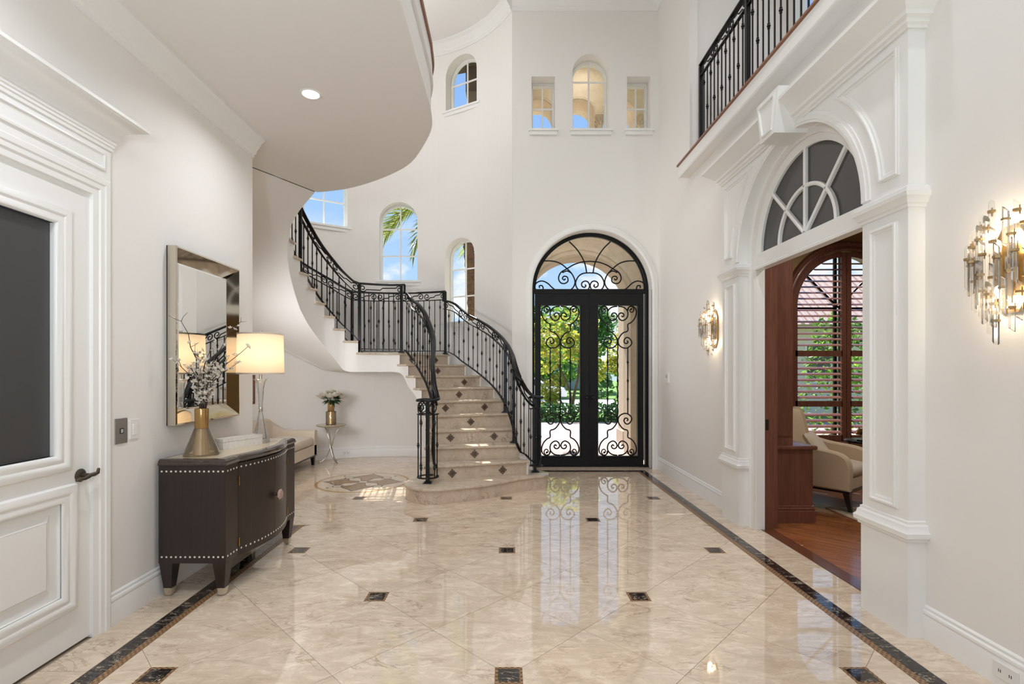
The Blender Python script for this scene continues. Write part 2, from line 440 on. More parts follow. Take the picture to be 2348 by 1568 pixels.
IRON = mat('black_iron', (0.012, 0.012, 0.013), 0.32, 0.55)
DOORIRON = mat('door_iron', (0.006, 0.006, 0.006), 0.45, 0.0, 0.25)
MAHOG = woodm('mahogany', (0.135, 0.050, 0.034), (0.215, 0.085, 0.058), 0.35)
MAHOGX = woodm('mahogany_rail', (0.20, 0.075, 0.035), (0.30, 0.12, 0.06), 0.3, 'Y')
ESPRESSO = woodm('espresso_wood', (0.012, 0.007, 0.0055), (0.030, 0.016, 0.012), 0.38, 'Z', 60, 0.12, 11.0, 0.02)
ESPTOP = woodm('espresso_top', (0.028, 0.015, 0.011), (0.05, 0.027, 0.019), 0.15, 'Y', 40, 0.6)
PLANKM = woodm('plank_wood', (0.21, 0.060, 0.020), (0.40, 0.15, 0.052), 0.25, 'X', 7, 0.3, 31.0, 0.10)
PLANKD = woodm('plank_border', (0.10, 0.033, 0.015), (0.17, 0.06, 0.028), 0.24, 'Y', 7, 0.5, 31.0, 0.10)
CREAMF = fabric('cream_fabric', (0.60, 0.50, 0.38), (0.70, 0.60, 0.48))
TANF = fabric('tan_fabric', (0.58, 0.45, 0.30), (0.68, 0.55, 0.38))
SATIN = fabric('cream_satin', (0.62, 0.52, 0.41), (0.72, 0.62, 0.52), 80)
GOLD = mat('brass', (0.62, 0.42, 0.17), 0.22, 1.0)
GOLDDK = mat('antique_brass', (0.42, 0.29, 0.14), 0.42, 0.75)
SILVER = mat('champagne_silver', (0.70, 0.64, 0.55), 0.25, 1.0)
CHROME = mat('polished_steel', (0.62, 0.58, 0.53), 0.15, 1.0)
STEEL = mat('brushed_steel', (0.42, 0.41, 0.40), 0.4, 0.9)
MIRROR = mat('mirror_glass', (0.90, 0.90, 0.87), 0.01, 1.0)
ANTIQUE = mat('antique_mirror', (0.68, 0.63, 0.54), 0.06, 1.0)
PEARL = marble('bone_inlay', (0.84, 0.81, 0.75), (0.72, 0.68, 0.60), (0.5, 0.43, 0.35), 0.3, 5)
DKBRONZE = mat('dark_bronze', (0.10, 0.08, 0.06), 0.35, 0.8)
WHITEP = mat('white_plastic', (0.80, 0.79, 0.77), 0.35)
GREYP = mat('grey_plastic', (0.45, 0.45, 0.45), 0.4)
BLACKP = mat('black_gloss', (0.015, 0.014, 0.014), 0.3)
DARKPANE = mat('dark_pane', (0.055, 0.053, 0.052), 0.12, spec=0.5)  # opaque dark grey; in the library fanlight it stands for the unlit room
FROST = mat('grey_etched_glass', (0.055, 0.055, 0.056), 0.35, spec=0.5)
PANE = clearm('window_pane', (0.97, 0.985, 0.99), 0.12)
AMBER = clearm('amber_glass', (0.86, 0.72, 0.50), 1.0)
SMOKEG = clearm('smoky_glass', (0.90, 0.82, 0.70), 2.0, 0.02, 0.0, (0.14, (0.72, 0.60, 0.43)))
CRYSTAL = clearm('crystal_glass', (1.0, 0.995, 0.99), 1.1, 0.04, 0.0, (0.09, (0.98, 0.96, 0.93)))
STONE = marble('limestone', (0.72, 0.60, 0.46), (0.64, 0.52, 0.39), (0.5, 0.38, 0.27), 0.8, 0.8, 13.0, 0.4)
STUCCO = paint('house_stucco', (0.76, 0.70, 0.60), 0.9)
EAVE = mat('brown_eave', (0.10, 0.065, 0.05), 0.7)
BULB = mat('lit_bulb', (1, 1, 1), 0.5, emit=(1.0, 0.76, 0.44), estr=11)
CANLIT = mat('lit_lens', (1, 1, 1), 0.5, emit=(1.0, 0.93, 0.82), estr=11)
BARK = woodm('bark', (0.11, 0.075, 0.045), (0.24, 0.17, 0.11), 0.9, 'Z', 10, 0.0)
PALMBARK = woodm('palm_bark', (0.055, 0.032, 0.02), (0.22, 0.12, 0.07), 0.95, 'X', 16, 0.0, 3.0, 0.5)
LEAF_A = leafm('croton_leaves', [(0.16, 0.28, 0.05), (0.34, 0.44, 0.07), (0.60, 0.56, 0.09), (0.52, 0.40, 0.08), (0.22, 0.36, 0.06)])
LEAF_B = leafm('green_leaves', [(0.06, 0.15, 0.03), (0.10, 0.24, 0.045), (0.20, 0.38, 0.055), (0.34, 0.52, 0.07)])
LEAF_C = leafm('dark_leaves', [(0.07, 0.17, 0.06), (0.11, 0.25, 0.08), (0.18, 0.34, 0.10)])
LEAF_P = leafm('palm_leaves', [(0.16, 0.20, 0.05), (0.28, 0.32, 0.08), (0.45, 0.44, 0.14)])
LEAF_R = leafm('rose_leaves', [(0.012, 0.05, 0.015), (0.03, 0.09, 0.03)], 0.45, 0.2)
PETAL = leafm('ivory_petals', [(0.80, 0.74, 0.63), (0.88, 0.84, 0.75)], 0.6, 0.3)
BLOSSOM = leafm('pale_blossom', [(0.74, 0.67, 0.57), (0.90, 0.87, 0.80)], 0.6, 0.3)
TWIG = mat('twig', (0.05, 0.03, 0.02), 0.8)
GRASSM = mat('grass', (0.13, 0.26, 0.045), 0.9)
PAVEM = mat('brick_pavers', (0.36, 0.22, 0.19), 0.85)
nt = PAVEM.node_tree; bk = nt.nodes.new('ShaderNodeTexBrick'); bk.inputs['Scale'].default_value = 5
bk.inputs[1].default_value = (0.42, 0.325, 0.315, 1); bk.inputs[2].default_value = (0.34, 0.255, 0.25, 1); bk.inputs[3].default_value = (0.29, 0.25, 0.24, 1)
nt.links.new(coords(nt), bk.inputs['Vector']); nt.links.new(bk.outputs[0], pbsdf(PAVEM).inputs['Base Color'])
ROADM = mat('pale_asphalt', (0.78, 0.76, 0.73), 0.9)
ROOFM = mat('clay_roof', (0.74, 0.57, 0.50), 0.8)
# ------------------------------------------------------------------ setting: plan constants
XL, XR, YF, YB = -2.30, 2.34, 7.67, -3.0       # left wall, right wall, front wall, back wall
CX, CYR, RW = -1.85, 6.68, 2.20                # stair rotunda: centre and wall radius
FLOOR2 = 4.08
def on_wall(px, r=RW):
    """plan point and angle where the sight line of column px meets the far side of the rotunda circle"""
    k = (px - 1157) / FPX
    a = k * k + 1; b_ = 2 * (-k * CX - CYR); c_ = CX * CX + CYR * CYR - r * r
    Y = (-b_ + math.sqrt(b_ * b_ - 4 * a * c_)) / (2 * a)
    return k * Y, Y, math.degrees(math.atan2(Y - CYR, k * Y - CX))
def cyl(th, r): return (CX + r * math.cos(R(th)), CYR + r * math.sin(R(th)))
mapF = lambda u, v, w: (u, YF + w, v)          # front wall, w outward
mapFi = lambda u, v, w: (u, YF - w, v)         # front wall, w into the room
mapL = lambda u, v, w: (XL - w, u, v)          # left wall, w into the wall
mapLi = lambda u, v, w: (XL + w, u, v)
mapR = lambda u, v, w: (XR + w, u, v)
mapRi = lambda u, v, w: (XR - w, u, v)
def struct(name, mb, m, parent=None, smooth=40, label=None, cat=None):
    o = mb.build(name, m, parent, smooth)
    if parent is None: tag(o, label, cat, kind='structure')
    return o

# front wall with the arched door opening and three high windows
DX0, DX1, DSP, DY = 0.421, 2.241, 2.73, 7.85
DCX, DR = (DX0 + DX1) / 2, (DX1 - DX0) / 2
outer = [(0.115, 0), (DX0, 0)] + arc(DCX, DSP, DR, 180, 0, 32) + [(DX1, 0), (XR, 0), (XR, CEIL_UP), (0.115, CEIL_UP)]
h_mid = [(1.035, 5.16), (1.59, 5.16)] + arc(1.3125, 6.04, 0.2775, 0, 180, 20)
h_l = [(0.41, 5.16), (0.77, 5.16), (0.77, 5.97), (0.41, 5.97)]
h_r = [(1.864, 5.16), (2.22, 5.16), (2.22, 5.97), (1.864, 5.97)]
struct('wall_front', MB().plate(outer, [h_mid, h_l, h_r], 0, 0.35, mapF), WALL, label='pale front wall around the iron entry doors', cat='wall')
t = MB(); path = [(DX0, 0.0)] + arc(DCX, DSP, DR, 180, 0, 40) + [(DX1, 0.0)]
t.msweep(path, [(0.0, -0.02), (0.0, 0.022), (0.012, 0.028), (0.045, 0.028), (0.055, 0.020), (0.083, 0.018), (0.088, 0.012), (0.09, 0)], False, mapFi)
struct('trim_1', t, TRIM, label='white arched casing around the iron entry doors', cat='trim')

# rotunda wall with its windows (curved wall built column by column)
RWIN = []      # th0, th1, z0, z1(top), arched
def rwin(px0, px1, z0, z1, arched):
    a = on_wall(px0)[2]; b_ = on_wall(px1)[2]
    RWIN.append((min(a, b_), max(a, b_), z0, z1, arched))
rwin(698, 797, 3.97, 5.36, False)
rwin(870, 957, 3.08, 4.47, True)
rwin(1020, 1088, 2.33, 3.76, True)
rwin(1022, 1093, 5.97, 6.87, True)
TH0, TH1 = 26.75, 258.2
def top_at(wn, th):
    a, b_, z0, z1, ar = wn
    if not ar: return z1
    rr = (b_ - a) / 2 * R(1) * RW; u = (th - (a + b_) / 2) * R(1) * RW
    return z1 - rr + math.sqrt(max(0, rr * rr - u * u))
ths = set([TH0, TH1])
x = TH0
while x < TH1: ths.add(round(x, 4)); x += 3.0
for (a, b_, z0, z1, ar) in RWIN:
    c_ = (a + b_) / 2; hw = (b_ - a) / 2
    for i in range(17): ths.add(c_ - hw * math.cos(PI * i / 16))
ths = sorted(ths); ths = [q for i, q in enumerate(ths) if i == 0 or q - ths[i - 1] > 1e-3]
w = MB(); RO = RW + 0.25
for a, b_ in zip(ths, ths[1:]):
    md = (a + b_) / 2
    ops = sorted([wn for wn in RWIN if wn[0] < md < wn[1]], key=lambda q: q[2])
    za, zb = 0.0, 0.0
    pa, pb = cyl(a, RW), cyl(b_, RW); qa, qb = cyl(a, RO), cyl(b_, RO)
    for wn in ops + [None]:
        ta = wn[2] if wn else CEIL_UP
        w.add([(*pa, za), (*pb, zb), (*pb, ta), (*pa, ta)], [(0, 1, 2, 3)])
        w.add([(*qa, za), (*qb, zb), (*qb, ta), (*qa, ta)], [(3, 2, 1, 0)])
        if wn:
            w.add([(*pa, ta), (*pb, ta), (*qb, ta), (*qa, ta)], [(0, 1, 2, 3)])
            za, zb = top_at(wn, a), top_at(wn, b_)
            w.add([(*pa, za), (*pb, zb), (*qb, zb), (*qa, za)], [(3, 2, 1, 0)])
for wn in RWIN:
    for th in wn[:2]:
        p_, q_ = cyl(th, RW), cyl(th, RO); zt = top_at(wn, th)
        w.add([(*p_, wn[2]), (*q_, wn[2]), (*q_, zt), (*p_, zt)], [(0, 1, 2, 3)])
struct('wall_rotunda', w, WALL, smooth=20, label='curved white wall of the stair rotunda', cat='wall')

# left wall with the tall glazed door; right wall with the library opening
LDY0, LDY1, LDZ = 1.88, 2.815, 2.475
outer = [(YB, 0), (LDY0, 0), (LDY0, LDZ), (LDY1, LDZ), (LDY1, 0), (4.60, 0), (4.60, CEIL_UP), (YB, CEIL_UP)]
struct('wall_left', MB().plate(outer, [], 0, 0.12, mapL), WALL, label='white left wall behind the sideboard and mirror', cat='wall')
OPY0, OPY1, OPC, OPZ = 3.26, 4.73, 3.995, 2.57
OPR = (OPY1 - OPY0) / 2
outer = [(YB, 0), (OPY0, 0)] + arc(OPC, OPZ, OPR, 180, 0, 24) + [(OPY1, 0), (YF, 0), (YF, CEIL_UP), (6.37, CEIL_UP), (6.37, 4.0), (YB, 4.0)]
struct('wall_right', MB().plate(outer, [], 0, 0.10, mapR), WALL, label='white right wall around the library opening', cat='wall')
# back wall behind the camera with wide unglazed openings added to let sky light in
holes = [[(-2.0, 0.05), (-0.1, 0.05), (-0.1, 3.2), (-2.0, 3.2)], [(0.2, 0.05), (2.1, 0.05), (2.1, 3.2), (0.2, 3.2)], [(0.0, 4.4), (2.1, 4.4), (2.1, 6.7), (0.0, 6.7)]]
struct('wall_back', MB().plate([(-4.6, 0), (3.8, 0), (3.8, CEIL_UP), (-4.6, CEIL_UP)], holes, 0, 0.2, lambda u, v, w_: (u, YB - w_, v)), WALL)
# ceilings
struct('ceiling', MB().box(-4.7, YB - 0.2, CEIL_UP, 3.8, 9.25, CEIL_UP + 0.2), CEILM, label='high white ceiling above foyer and rotunda', cat='ceiling')
edge = [(-0.605, YB), (-0.605, 4.02), (-0.64, 4.36), (-0.76, 4.70), (-0.958, 5.106), (-1.20, 5.386), (-1.50, 5.634), (-1.80, 5.82), (-2.03, 5.905), (-2.22, 5.95)]
edge_s = [edge[0]] + [tuple(p) for p in smooth_pts(edge[1:], 6)]
rad = [(-2.875, 4.735)]
slab_poly = edge_s + rad + [(-2.60, 4.61), (XL - 0.1, 4.53), (XL - 0.1, YB)]
struct('ceiling', MB().plate(slab_poly, [], SOFFIT, FLOOR2, IDENT), CEILM, smooth=25, label='low white soffit under the curved balcony', cat='ceiling')
# balcony edge: fascia mouldings and timber nosing
t = MB()
t.msweep(edge_s, [(0.0, SOFFIT + 0.001), (-0.012, SOFFIT + 0.001), (-0.012, SOFFIT + 0.018), (0.0, SOFFIT + 0.018)], False)
t.msweep(edge_s, [(0.0, 3.90), (-0.018, 3.905), (-0.022, 3.925), (-0.012, 3.94), (-0.012, FLOOR2 - 0.002), (0, FLOOR2 - 0.002)], False)
struct('trim_2', t, TRIM, smooth=30, label='white fascia moulding along the curved balcony edge', cat='trim')
t = MB(); t.msweep(edge_s, [(0.05, FLOOR2), (-0.022, FLOOR2), (-0.030, FLOOR2 + 0.008), (-0.030, FLOOR2 + 0.026), (-0.022, FLOOR2 + 0.034), (0.05, FLOOR2 + 0.034)], False)
struct('trim_3', t, MAHOGX, smooth=30, label='brown timber nosing on the curved balcony edge', cat='trim')
# right hand upper hall: slab, fascia, timber nosing, walls
struct('ceiling', MB().box(2.215, YB, 3.93, 3.75, 6.37, FLOOR2).box(XR + 0.1, YB, 3.75, 3.75, 6.40, 3.93), CEILM, label='white edge slab of the upper hall', cat='ceiling')
t = MB(); pth = [(2.215, 6.40), (2.215, YB)]
prof = [(0, 3.925), (-0.012, 3.925), (-0.020, 3.935), (-0.020, 3.950), (-0.008, 3.96), (-0.004, FLOOR2 - 0.02), (-0.010, FLOOR2 - 0.002), (0, FLOOR2 - 0.002)]
t.msweep(pth, prof, False); struct('trim_4', t, TRIM, label='white fascia moulding under the upper hall railing', cat='trim')
t = MB(); t.msweep([(2.215, 6.42), (2.215, YB)], [(0.05, FLOOR2), (-0.018, FLOOR2), (-0.026, FLOOR2 + 0.008), (-0.026, FLOOR2 + 0.024), (-0.018, FLOOR2 + 0.032), (0.05, FLOOR2 + 0.032)], False)
struct('trim_5', t, MAHOGX, label='brown timber nosing under the upper hall railing', cat='trim')
struct('floor', MB().box(2.27, YB, FLOOR2, 3.7, 6.42, FLOOR2 + 0.012), PLANKD, label='timber floor of the upper hall', cat='floor')
hallw = [(5.78, 5.35), (6.26, 5.35), (6.26, 6.75), (5.78, 6.75)]
struct('wall_hall_side', MB().plate([(YB, FLOOR2), (6.55, FLOOR2), (6.55, CEIL_UP), (YB, CEIL_UP)], [hallw], 0, 0.15, lambda u, v, w_: (3.60 + w_, u, v)), WALL, label='white outer wall of the upper hall with a window', cat='wall')
struct('wall_hall_end', MB().box(XR + 0.1, 6.42, FLOOR2, 3.60, 6.55, CEIL_UP), WALL, label='white end wall of the upper hall', cat='wall')

# crown mouldings, baseboards
crown_l = [(0, 3.43), (0.014, 3.43), (0.018, 3.455), (0.034, 3.465), (0.040, 3.49), (0.062, 3.515), (0.085, 3.555), (0.10, 3.568), (0.112, 3.575), (0.112, 3.5995), (0, 3.5995)]
t = MB(); t.msweep([(XL, 4.60), (XL, YB)], crown_l, False); struct('trim_6', t, TRIM, smooth=30, label='white crown moulding over the left wall', cat='trim')
crown_u = [(0, 6.96), (0.015, 6.96), (0.02, 6.985), (0.036, 7.0), (0.04, 7.025), (0.07, 7.06), (0.10, 7.10), (0.125, 7.11), (0.14, 7.12), (0.14, 7.149), (0, 7.149)]
pth = [(XR, 6.37), (XR, YF), (0.115, YF)]
t = MB(); t.msweep(pth, crown_u, False); struct('trim_7', t, TRIM, smooth=30, label='white crown moulding over the entry wall', cat='trim')
pth = [cyl(TH0 + (TH1 - TH0) * i / 70, RW) for i in range(71)]
t = MB(); t.msweep(pth, crown_u, False); struct('trim_8', t, TRIM, smooth=30, label='white curved crown moulding of the rotunda', cat='trim')
BASEP = [(0, 0), (0.020, 0), (0.020, 0.125), (0.016, 0.135), (0.020, 0.145), (0.018, 0.157), (0.010, 0.165), (0.010, 0.178), (0.004, 0.186), (0, 0.188)]
t = MB(); t.msweep([(XL, 4.60), (XL, LDY1 + 0.105)], BASEP, False); t.msweep([(XL, LDY0 - 0.105), (XL, YB)], BASEP, False)
struct('baseboard_left', t, TRIM, smooth=30, label='white baseboard of the left wall', cat='baseboard')
t = MB(); t.msweep([(XR, 5.20), (XR, YF), (DX1 + 0.09, YF)], BASEP, False); t.msweep([(XR, YB), (XR, 2.80)], BASEP, False)
struct('baseboard_right', t, TRIM, smooth=30, label='white baseboard of the right wall', cat='baseboard')
t = MB(); t.msweep([(DX0 - 0.09, YF), (0.115, YF)], BASEP, False); struct('baseboard_front', t, TRIM, smooth=30, label='short white baseboard left of the entry doors', cat='baseboard')
t = MB(); t.msweep(pth, BASEP, False); struct('baseboard_rotunda', t, TRIM, smooth=30, label='white curved baseboard of the rotunda', cat='baseboard')
t = MB(); t.msweep([(3.6, 6.42), (XR + 0.1, 6.42)], [(o, z + FLOOR2) for o, z in BASEP], False); struct('baseboard_hall', t, TRIM, label='white baseboard in the upper hall', cat='baseboard')

# ------------------------------------------------------------------ windows
def window(name, c, udir, ndir, width, height, arched, rows, label, sill=True, sillproj=0.05, fw=0.032, M=None, revd=0.17, dark=None, thick=0.05):
    """c: bottom centre of the frame; udir along the wall, ndir outward; rows: heights of the horizontal bars"""
    root = empty(name, c, label, 'window', kind='structure')
    U = Vector((udir[0], udir[1], 0)).normalized(); Nn = Vector((ndir[0], ndir[1], 0)).normalized()
    mp = lambda u, v, w_: tuple(U * u + Nn * w_ + Vector((0, 0, v)))
    hw = width / 2
    if arched: outl = [(-hw, 0)] + [(hw, 0)] + arc(0, height - hw, hw, 0, 180, 24)[0:]
    else: outl = [(-hw, 0), (hw, 0), (hw, height), (-hw, height)]
    fm = dark or TRIM
    t = MB(); t.msweep(outl, [(0, 0), (0, thick), (fw, thick), (fw, thick * 0.55), (fw * 0.75, thick * 0.4), (fw * 0.6, 0), (0, 0)], True, mp)
    t.build('window_frame', fm, root, 30)
    def topz(u): return height if not arched else height - hw + math.sqrt(max(0, hw * hw - u * u))
    b_ = 0.011
    MB().box(-b_, 0, fw * 0.5, b_, 0.02, topz(0) - fw * 0.5, M=Matrix(((U.x, Nn.x, 0, 0), (U.y, Nn.y, 0, 0), (0, 0, 1, 0), (0, 0, 0, 1)))).build('muntin', fm, root, 0)
    for z in rows:
        h_ = hw if z < height - hw or not arched else math.sqrt(max(0.0, hw * hw - (z - height + hw) ** 2))
        MB().box(-h_ + fw * 0.5, 0.001, z - b_, h_ - fw * 0.5, 0.021, z + b_, M=Matrix(((U.x, Nn.x, 0, 0), (U.y, Nn.y, 0, 0), (0, 0, 1, 0), (0, 0, 0, 1)))).build('muntin', fm, root, 0)
    ins = inset(outl, fw * 0.5)
    t = MB(); t.add([mp(p[0], p[1], 0.012) for p in ins], [tuple(range(len(ins)))]); t.build('pane', PANE, root, 0)
    if sill:
        sp = [(-hw - 0.045, -0.075), (hw + 0.045, -0.075), (hw + 0.045, -0.002), (-hw - 0.045, -0.002)]
        t = MB(); w0 = -revd - sillproj; w1 = 0.0
        t.box(-hw - 0.03, w0 + 0.02, -0.085, hw + 0.03, -revd + 0.004, -0.03, M=Matrix(((U.x, Nn.x, 0, 0), (U.y, Nn.y, 0, 0), (0, 0, 1, 0), (0, 0, 0, 1))))
        t.box(-hw - 0.045, w0, -0.03, hw + 0.045, -revd + 0.004, 0.002, M=Matrix(((U.x, Nn.x, 0, 0), (U.y, Nn.y, 0, 0), (0, 0, 1, 0), (0, 0, 0, 1))))
        t.box(-hw + 0.002, -revd, -0.012, hw - 0.002, w1 + 0.02, 0.001, M=Matrix(((U.x, Nn.x, 0, 0), (U.y, Nn.y, 0, 0), (0, 0, 1, 0), (0, 0, 0, 1))))
        t.build('sill', TRIM, root, 0)
    return root
n = 1
RLAB = ['square-headed stair window at the far left below the soffit', 'arched stair window showing palm fronds and clouds', 'arched stair window above the lower flight with a palm trunk', 'small high arched window near the rotunda ceiling']
RROWS = [[0.46, 0.92], [0.47, 0.95], [0.46, 0.93], [0.52]]
for (a, b_, z0, z1, ar), lab, rw_ in zip(RWIN, RLAB, RROWS):
    th = (a + b_) / 2; rr = RW + 0.17
    p_ = cyl(th, rr); nd = (math.cos(R(th)), math.sin(R(th)))
    window('window_%d' % n, (p_[0], p_[1], z0), (nd[1], -nd[0]), nd, 2 * rr * math.sin(R((b_ - a) / 2)) - 0.004, z1 - z0, ar, rw_, lab)
    n += 1
for (xa, xb, zt, ar, rw_, lab) in [(0.41, 0.77, 5.97, False, [0.41], 'small square high window left of the arched one'),
                                   (1.035, 1.59, 6.3175, True, [0.83], 'tall arched high window above the entry doors'),
                                   (1.864, 2.22, 5.97, False, [0.41], 'small square high window in the right corner')]:
    window('window_%d' % n, ((xa + xb) / 2, YF + 0.19, 5.16), (1, 0), (0, 1), xb - xa - 0.004, zt - 5.16 - 0.002, ar, rw_, lab, revd=0.19)
    n += 1
window('window_%d' % n, (3.68, 6.02, 5.35), (0, 1), (1, 0), 0.48, 1.40, False, [0.46, 0.93], 'hall window glimpsed behind the upper railing', revd=0.08)
n += 1

# ------------------------------------------------------------------ marble floor
FX = 0.02; S = 0.4305; Y0T = 2.457; BXL, BXR, BYF = -1.93, 1.97, 7.43
floor = MB().box(-4.2, YB, -0.06, XR + 0.1, 9.0, -0.004).build('floor', GROUT, None, 0); tag(floor, 'polished cream marble floor of the foyer', 'floor', kind='structure')
def floor_tile(poly, name='tile', m=FLOORM, top=0.0, gap=0.0012, depth=0.004):
    if len(poly) < 3 or abs(area(poly)) < 0.004: return None
    if area(poly) < 0: poly = poly[::-1]
    q = []
    for p in poly:
        if not q or (Vector(p) - Vector(q[-1])).length > 1e-4: q.append(p)
    if (Vector(q[0]) - Vector(q[-1])).length < 1e-4: q.pop()
    if len(q) < 3: return None
    q = inset(q, gap)
    k = len(q)
    mb = MB().add([(x_, y_, top) for x_, y_ in q] + [(x_, y_, top - depth) for x_, y_ in q], [tuple(range(k))] + [(i, i + k, (i + 1) % k + k, (i + 1) % k) for i in range(k)])
    return mb.build(name, m, floor, 0, False)
RB = 2.06
stad = [(BXR, 4.87)] + [(BXR, BYF)] + [(CX, BYF)] 
left_arc = [(CX + RB * math.cos(R(a)), CYR + RB * math.sin(R(a))) for a in range(22, 262, 6)]
reg1 = [(BXL, YB), (BXR, YB), (BXR, 4.87), (BXL, 4.87)]
disc = [(CX + RB * math.cos(R(a)), CYR + RB * math.sin(R(a))) for a in range(0, 360, 5)]
reg2 = [(CX + RB * math.cos(R(a)), CYR + RB * math.sin(R(a))) for a in range(90, 271, 5)] + [(BXR, CYR - RB), (BXR, CYR + RB)]
reg2 = clip_half(clip_half(reg2, 0, -1, -4.87), 0, 1, BYF)
reg3 = clip_half(disc, 0, -1, -BYF)
for i in range(-13, 8):
    for j in range(-14, 17):
        if (i + j) % 2 == 0: continue
        cx_, cy_ = FX + S * i, Y0T + S * j
        dia = [(cx_ + S, cy_), (cx_, cy_ + S), (cx_ - S, cy_), (cx_, cy_ - S)]
        for rg in (reg1, reg2, reg3):
            q = clip_convex(dia, rg)
            floor_tile(q)
# outer margin tiles along the left and right walls and the front wall
def strip(x0, x1, y0, y1, step, name, m, **k):
    horiz = (x1 - x0) > (y1 - y0); a = x0 if horiz else y0; e_ = x1 if horiz else y1
    while a < e_ - 0.02:
        b_ = min(e_, a + step)
        floor_tile([(a, y0), (b_, y0), (b_, y1), (a, y1)] if horiz else [(x0, a), (x1, a), (x1, b_), (x0, b_)], name, m, **k)
        a = b_
BW, MW = 0.085, 0.045
strip(BXR + MW + BW, XR + 0.06, YB, YF + 0.02, 0.61, 'tile', FLOORM)
strip(XL, BXL - MW - BW, YB, 4.87 - 0.1, 0.61, 'tile', FLOORM)
strip(0.10, BXR + MW + BW, BYF + MW + BW, 7.95, 0.61, 'tile', FLOORM)
# black marble band with a bronze mosaic line on its inner side
strip(BXR + MW, BXR + MW + BW, YB, BYF + MW + BW, 0.305, 'border_strip', BLACKM)
strip(BXL - MW - BW, BXL - MW, YB, 4.87 - MW, 0.305, 'border_strip', BLACKM)
strip(0.10, BXR + MW, BYF + MW, BYF + MW + BW, 0.305, 'border_strip', BLACKM)
strip(-2.9, BXL - MW - BW, 4.87 - MW - BW, 4.87 - MW, 0.305, 'border_strip', BLACKM)
strip(BXR, BXR + MW, YB, BYF + MW, 0.61, 'mosaic_strip', BRONZET)
strip(BXL - MW, BXL, YB, 4.87, 0.61, 'mosaic_strip', BRONZET)
strip(0.10, BXR, BYF, BYF + MW, 0.61, 'mosaic_strip', BRONZET)
strip(-2.9, BXL - MW, 4.87 - MW, 4.87, 0.61, 'mosaic_strip', BRONZET)
# ring tiles under the rotunda wall
for a in range(24, 258, 13):
    b_ = min(a + 13, 259)
    pl = [cyl(a + (b_ - a) * k / 4, 2.085) for k in range(5)] + [cyl(b_ - (b_ - a) * k / 4, 2.20) for k in range(5)]
    q = MB(); kk = len(pl); q.add([(x_, y_, 0) for x_, y_ in pl], [(i, i + 1, kk - 2 - i, kk - 1 - i) for i in range(4)]); q.build('tile', FLOORM, floor, 0)
    pl = [cyl(a + (b_ - a) * k / 4, 2.06) for k in range(5)] + [cyl(b_ - (b_ - a) * k / 4, 2.084) for k in range(5)]
    q = MB(); q.add([(x_, y_, 0) for x_, y_ in pl], [(i, i + 1, kk - 2 - i, kk - 1 - i) for i in range(4)]); q.build('ring_strip', MEDBROWN, floor, 0)
# black inserts framed in bronze mosaic
for i in range(-6, 7, 2):
    for j in range(-8, 12, 2):
        if (i // 2 + j // 2) % 2: continue
        x_, y_ = FX + S * i, Y0T + S * j
        if not (BXL + 0.1 < x_ < BXR - 0.1 and YB + 0.2 < y_ < 6.2): continue
        h_ = 0.068
        q = floor_tile([(x_ - h_, y_ - h_), (x_ + h_, y_ - h_), (x_ + h_, y_ + h_), (x_ - h_, y_ + h_)], 'insert', BRONZET, top=0.0008, gap=0)
        h_ = 0.052
        MB().add([(x_ - h_, y_ - h_, 0.0014), (x_ + h_, y_ - h_, 0.0014), (x_ + h_, y_ + h_, 0.0014), (x_ - h_, y_ + h_, 0.0014)], [(0, 1, 2, 3)]).build('black_tile', BLACKM, q, 0, False)
# inlaid medallion in the rotunda floor
MXC, MYC = -1.90, 6.77
med = empty('medallion', (MXC, MYC, 0)); med.parent = floor
def flat(poly, z, name, m, parent):
    mb = MB(); tr = tessellate_polygon([[Vector((p[0], p[1], 0)) for p in poly]])
    fs = []
    for t_ in tr:
        a, b_, c_ = [poly[i] for i in t_]
        fs.append(t_ if (b_[0] - a[0]) * (c_[1] - a[1]) - (b_[1] - a[1]) * (c_[0] - a[0]) > 0 else (t_[0], t_[2], t_[1]))
    mb.add([(p[0], p[1], z) for p in poly], fs); return mb.build(name, m, parent, 0, False)
flat(arc(0, 0, 0.615, 0, 354, 59), 0.0006, 'gold_ring', MEDGOLD, med)
flat(arc(0, 0, 0.575, 0, 354, 59), 0.0010, 'cream_field', MEDCREAM, med)
half = [(0.045, 0.05), (0.075, 0.14), (0.09, 0.20), (0.14, 0.235), (0.195, 0.23), (0.215, 0.26), (0.20, 0.315), (0.15, 0.37), (0.085, 0.43), (0.035, 0.49), (0.0, 0.545)]
half_s = [tuple(p) for p in smooth_pts(half, 4)]
petal = [(x_, y_) for x_, y_ in half_s] + [(-x_, y_) for x_, y_ in half_s[-2::-1]]
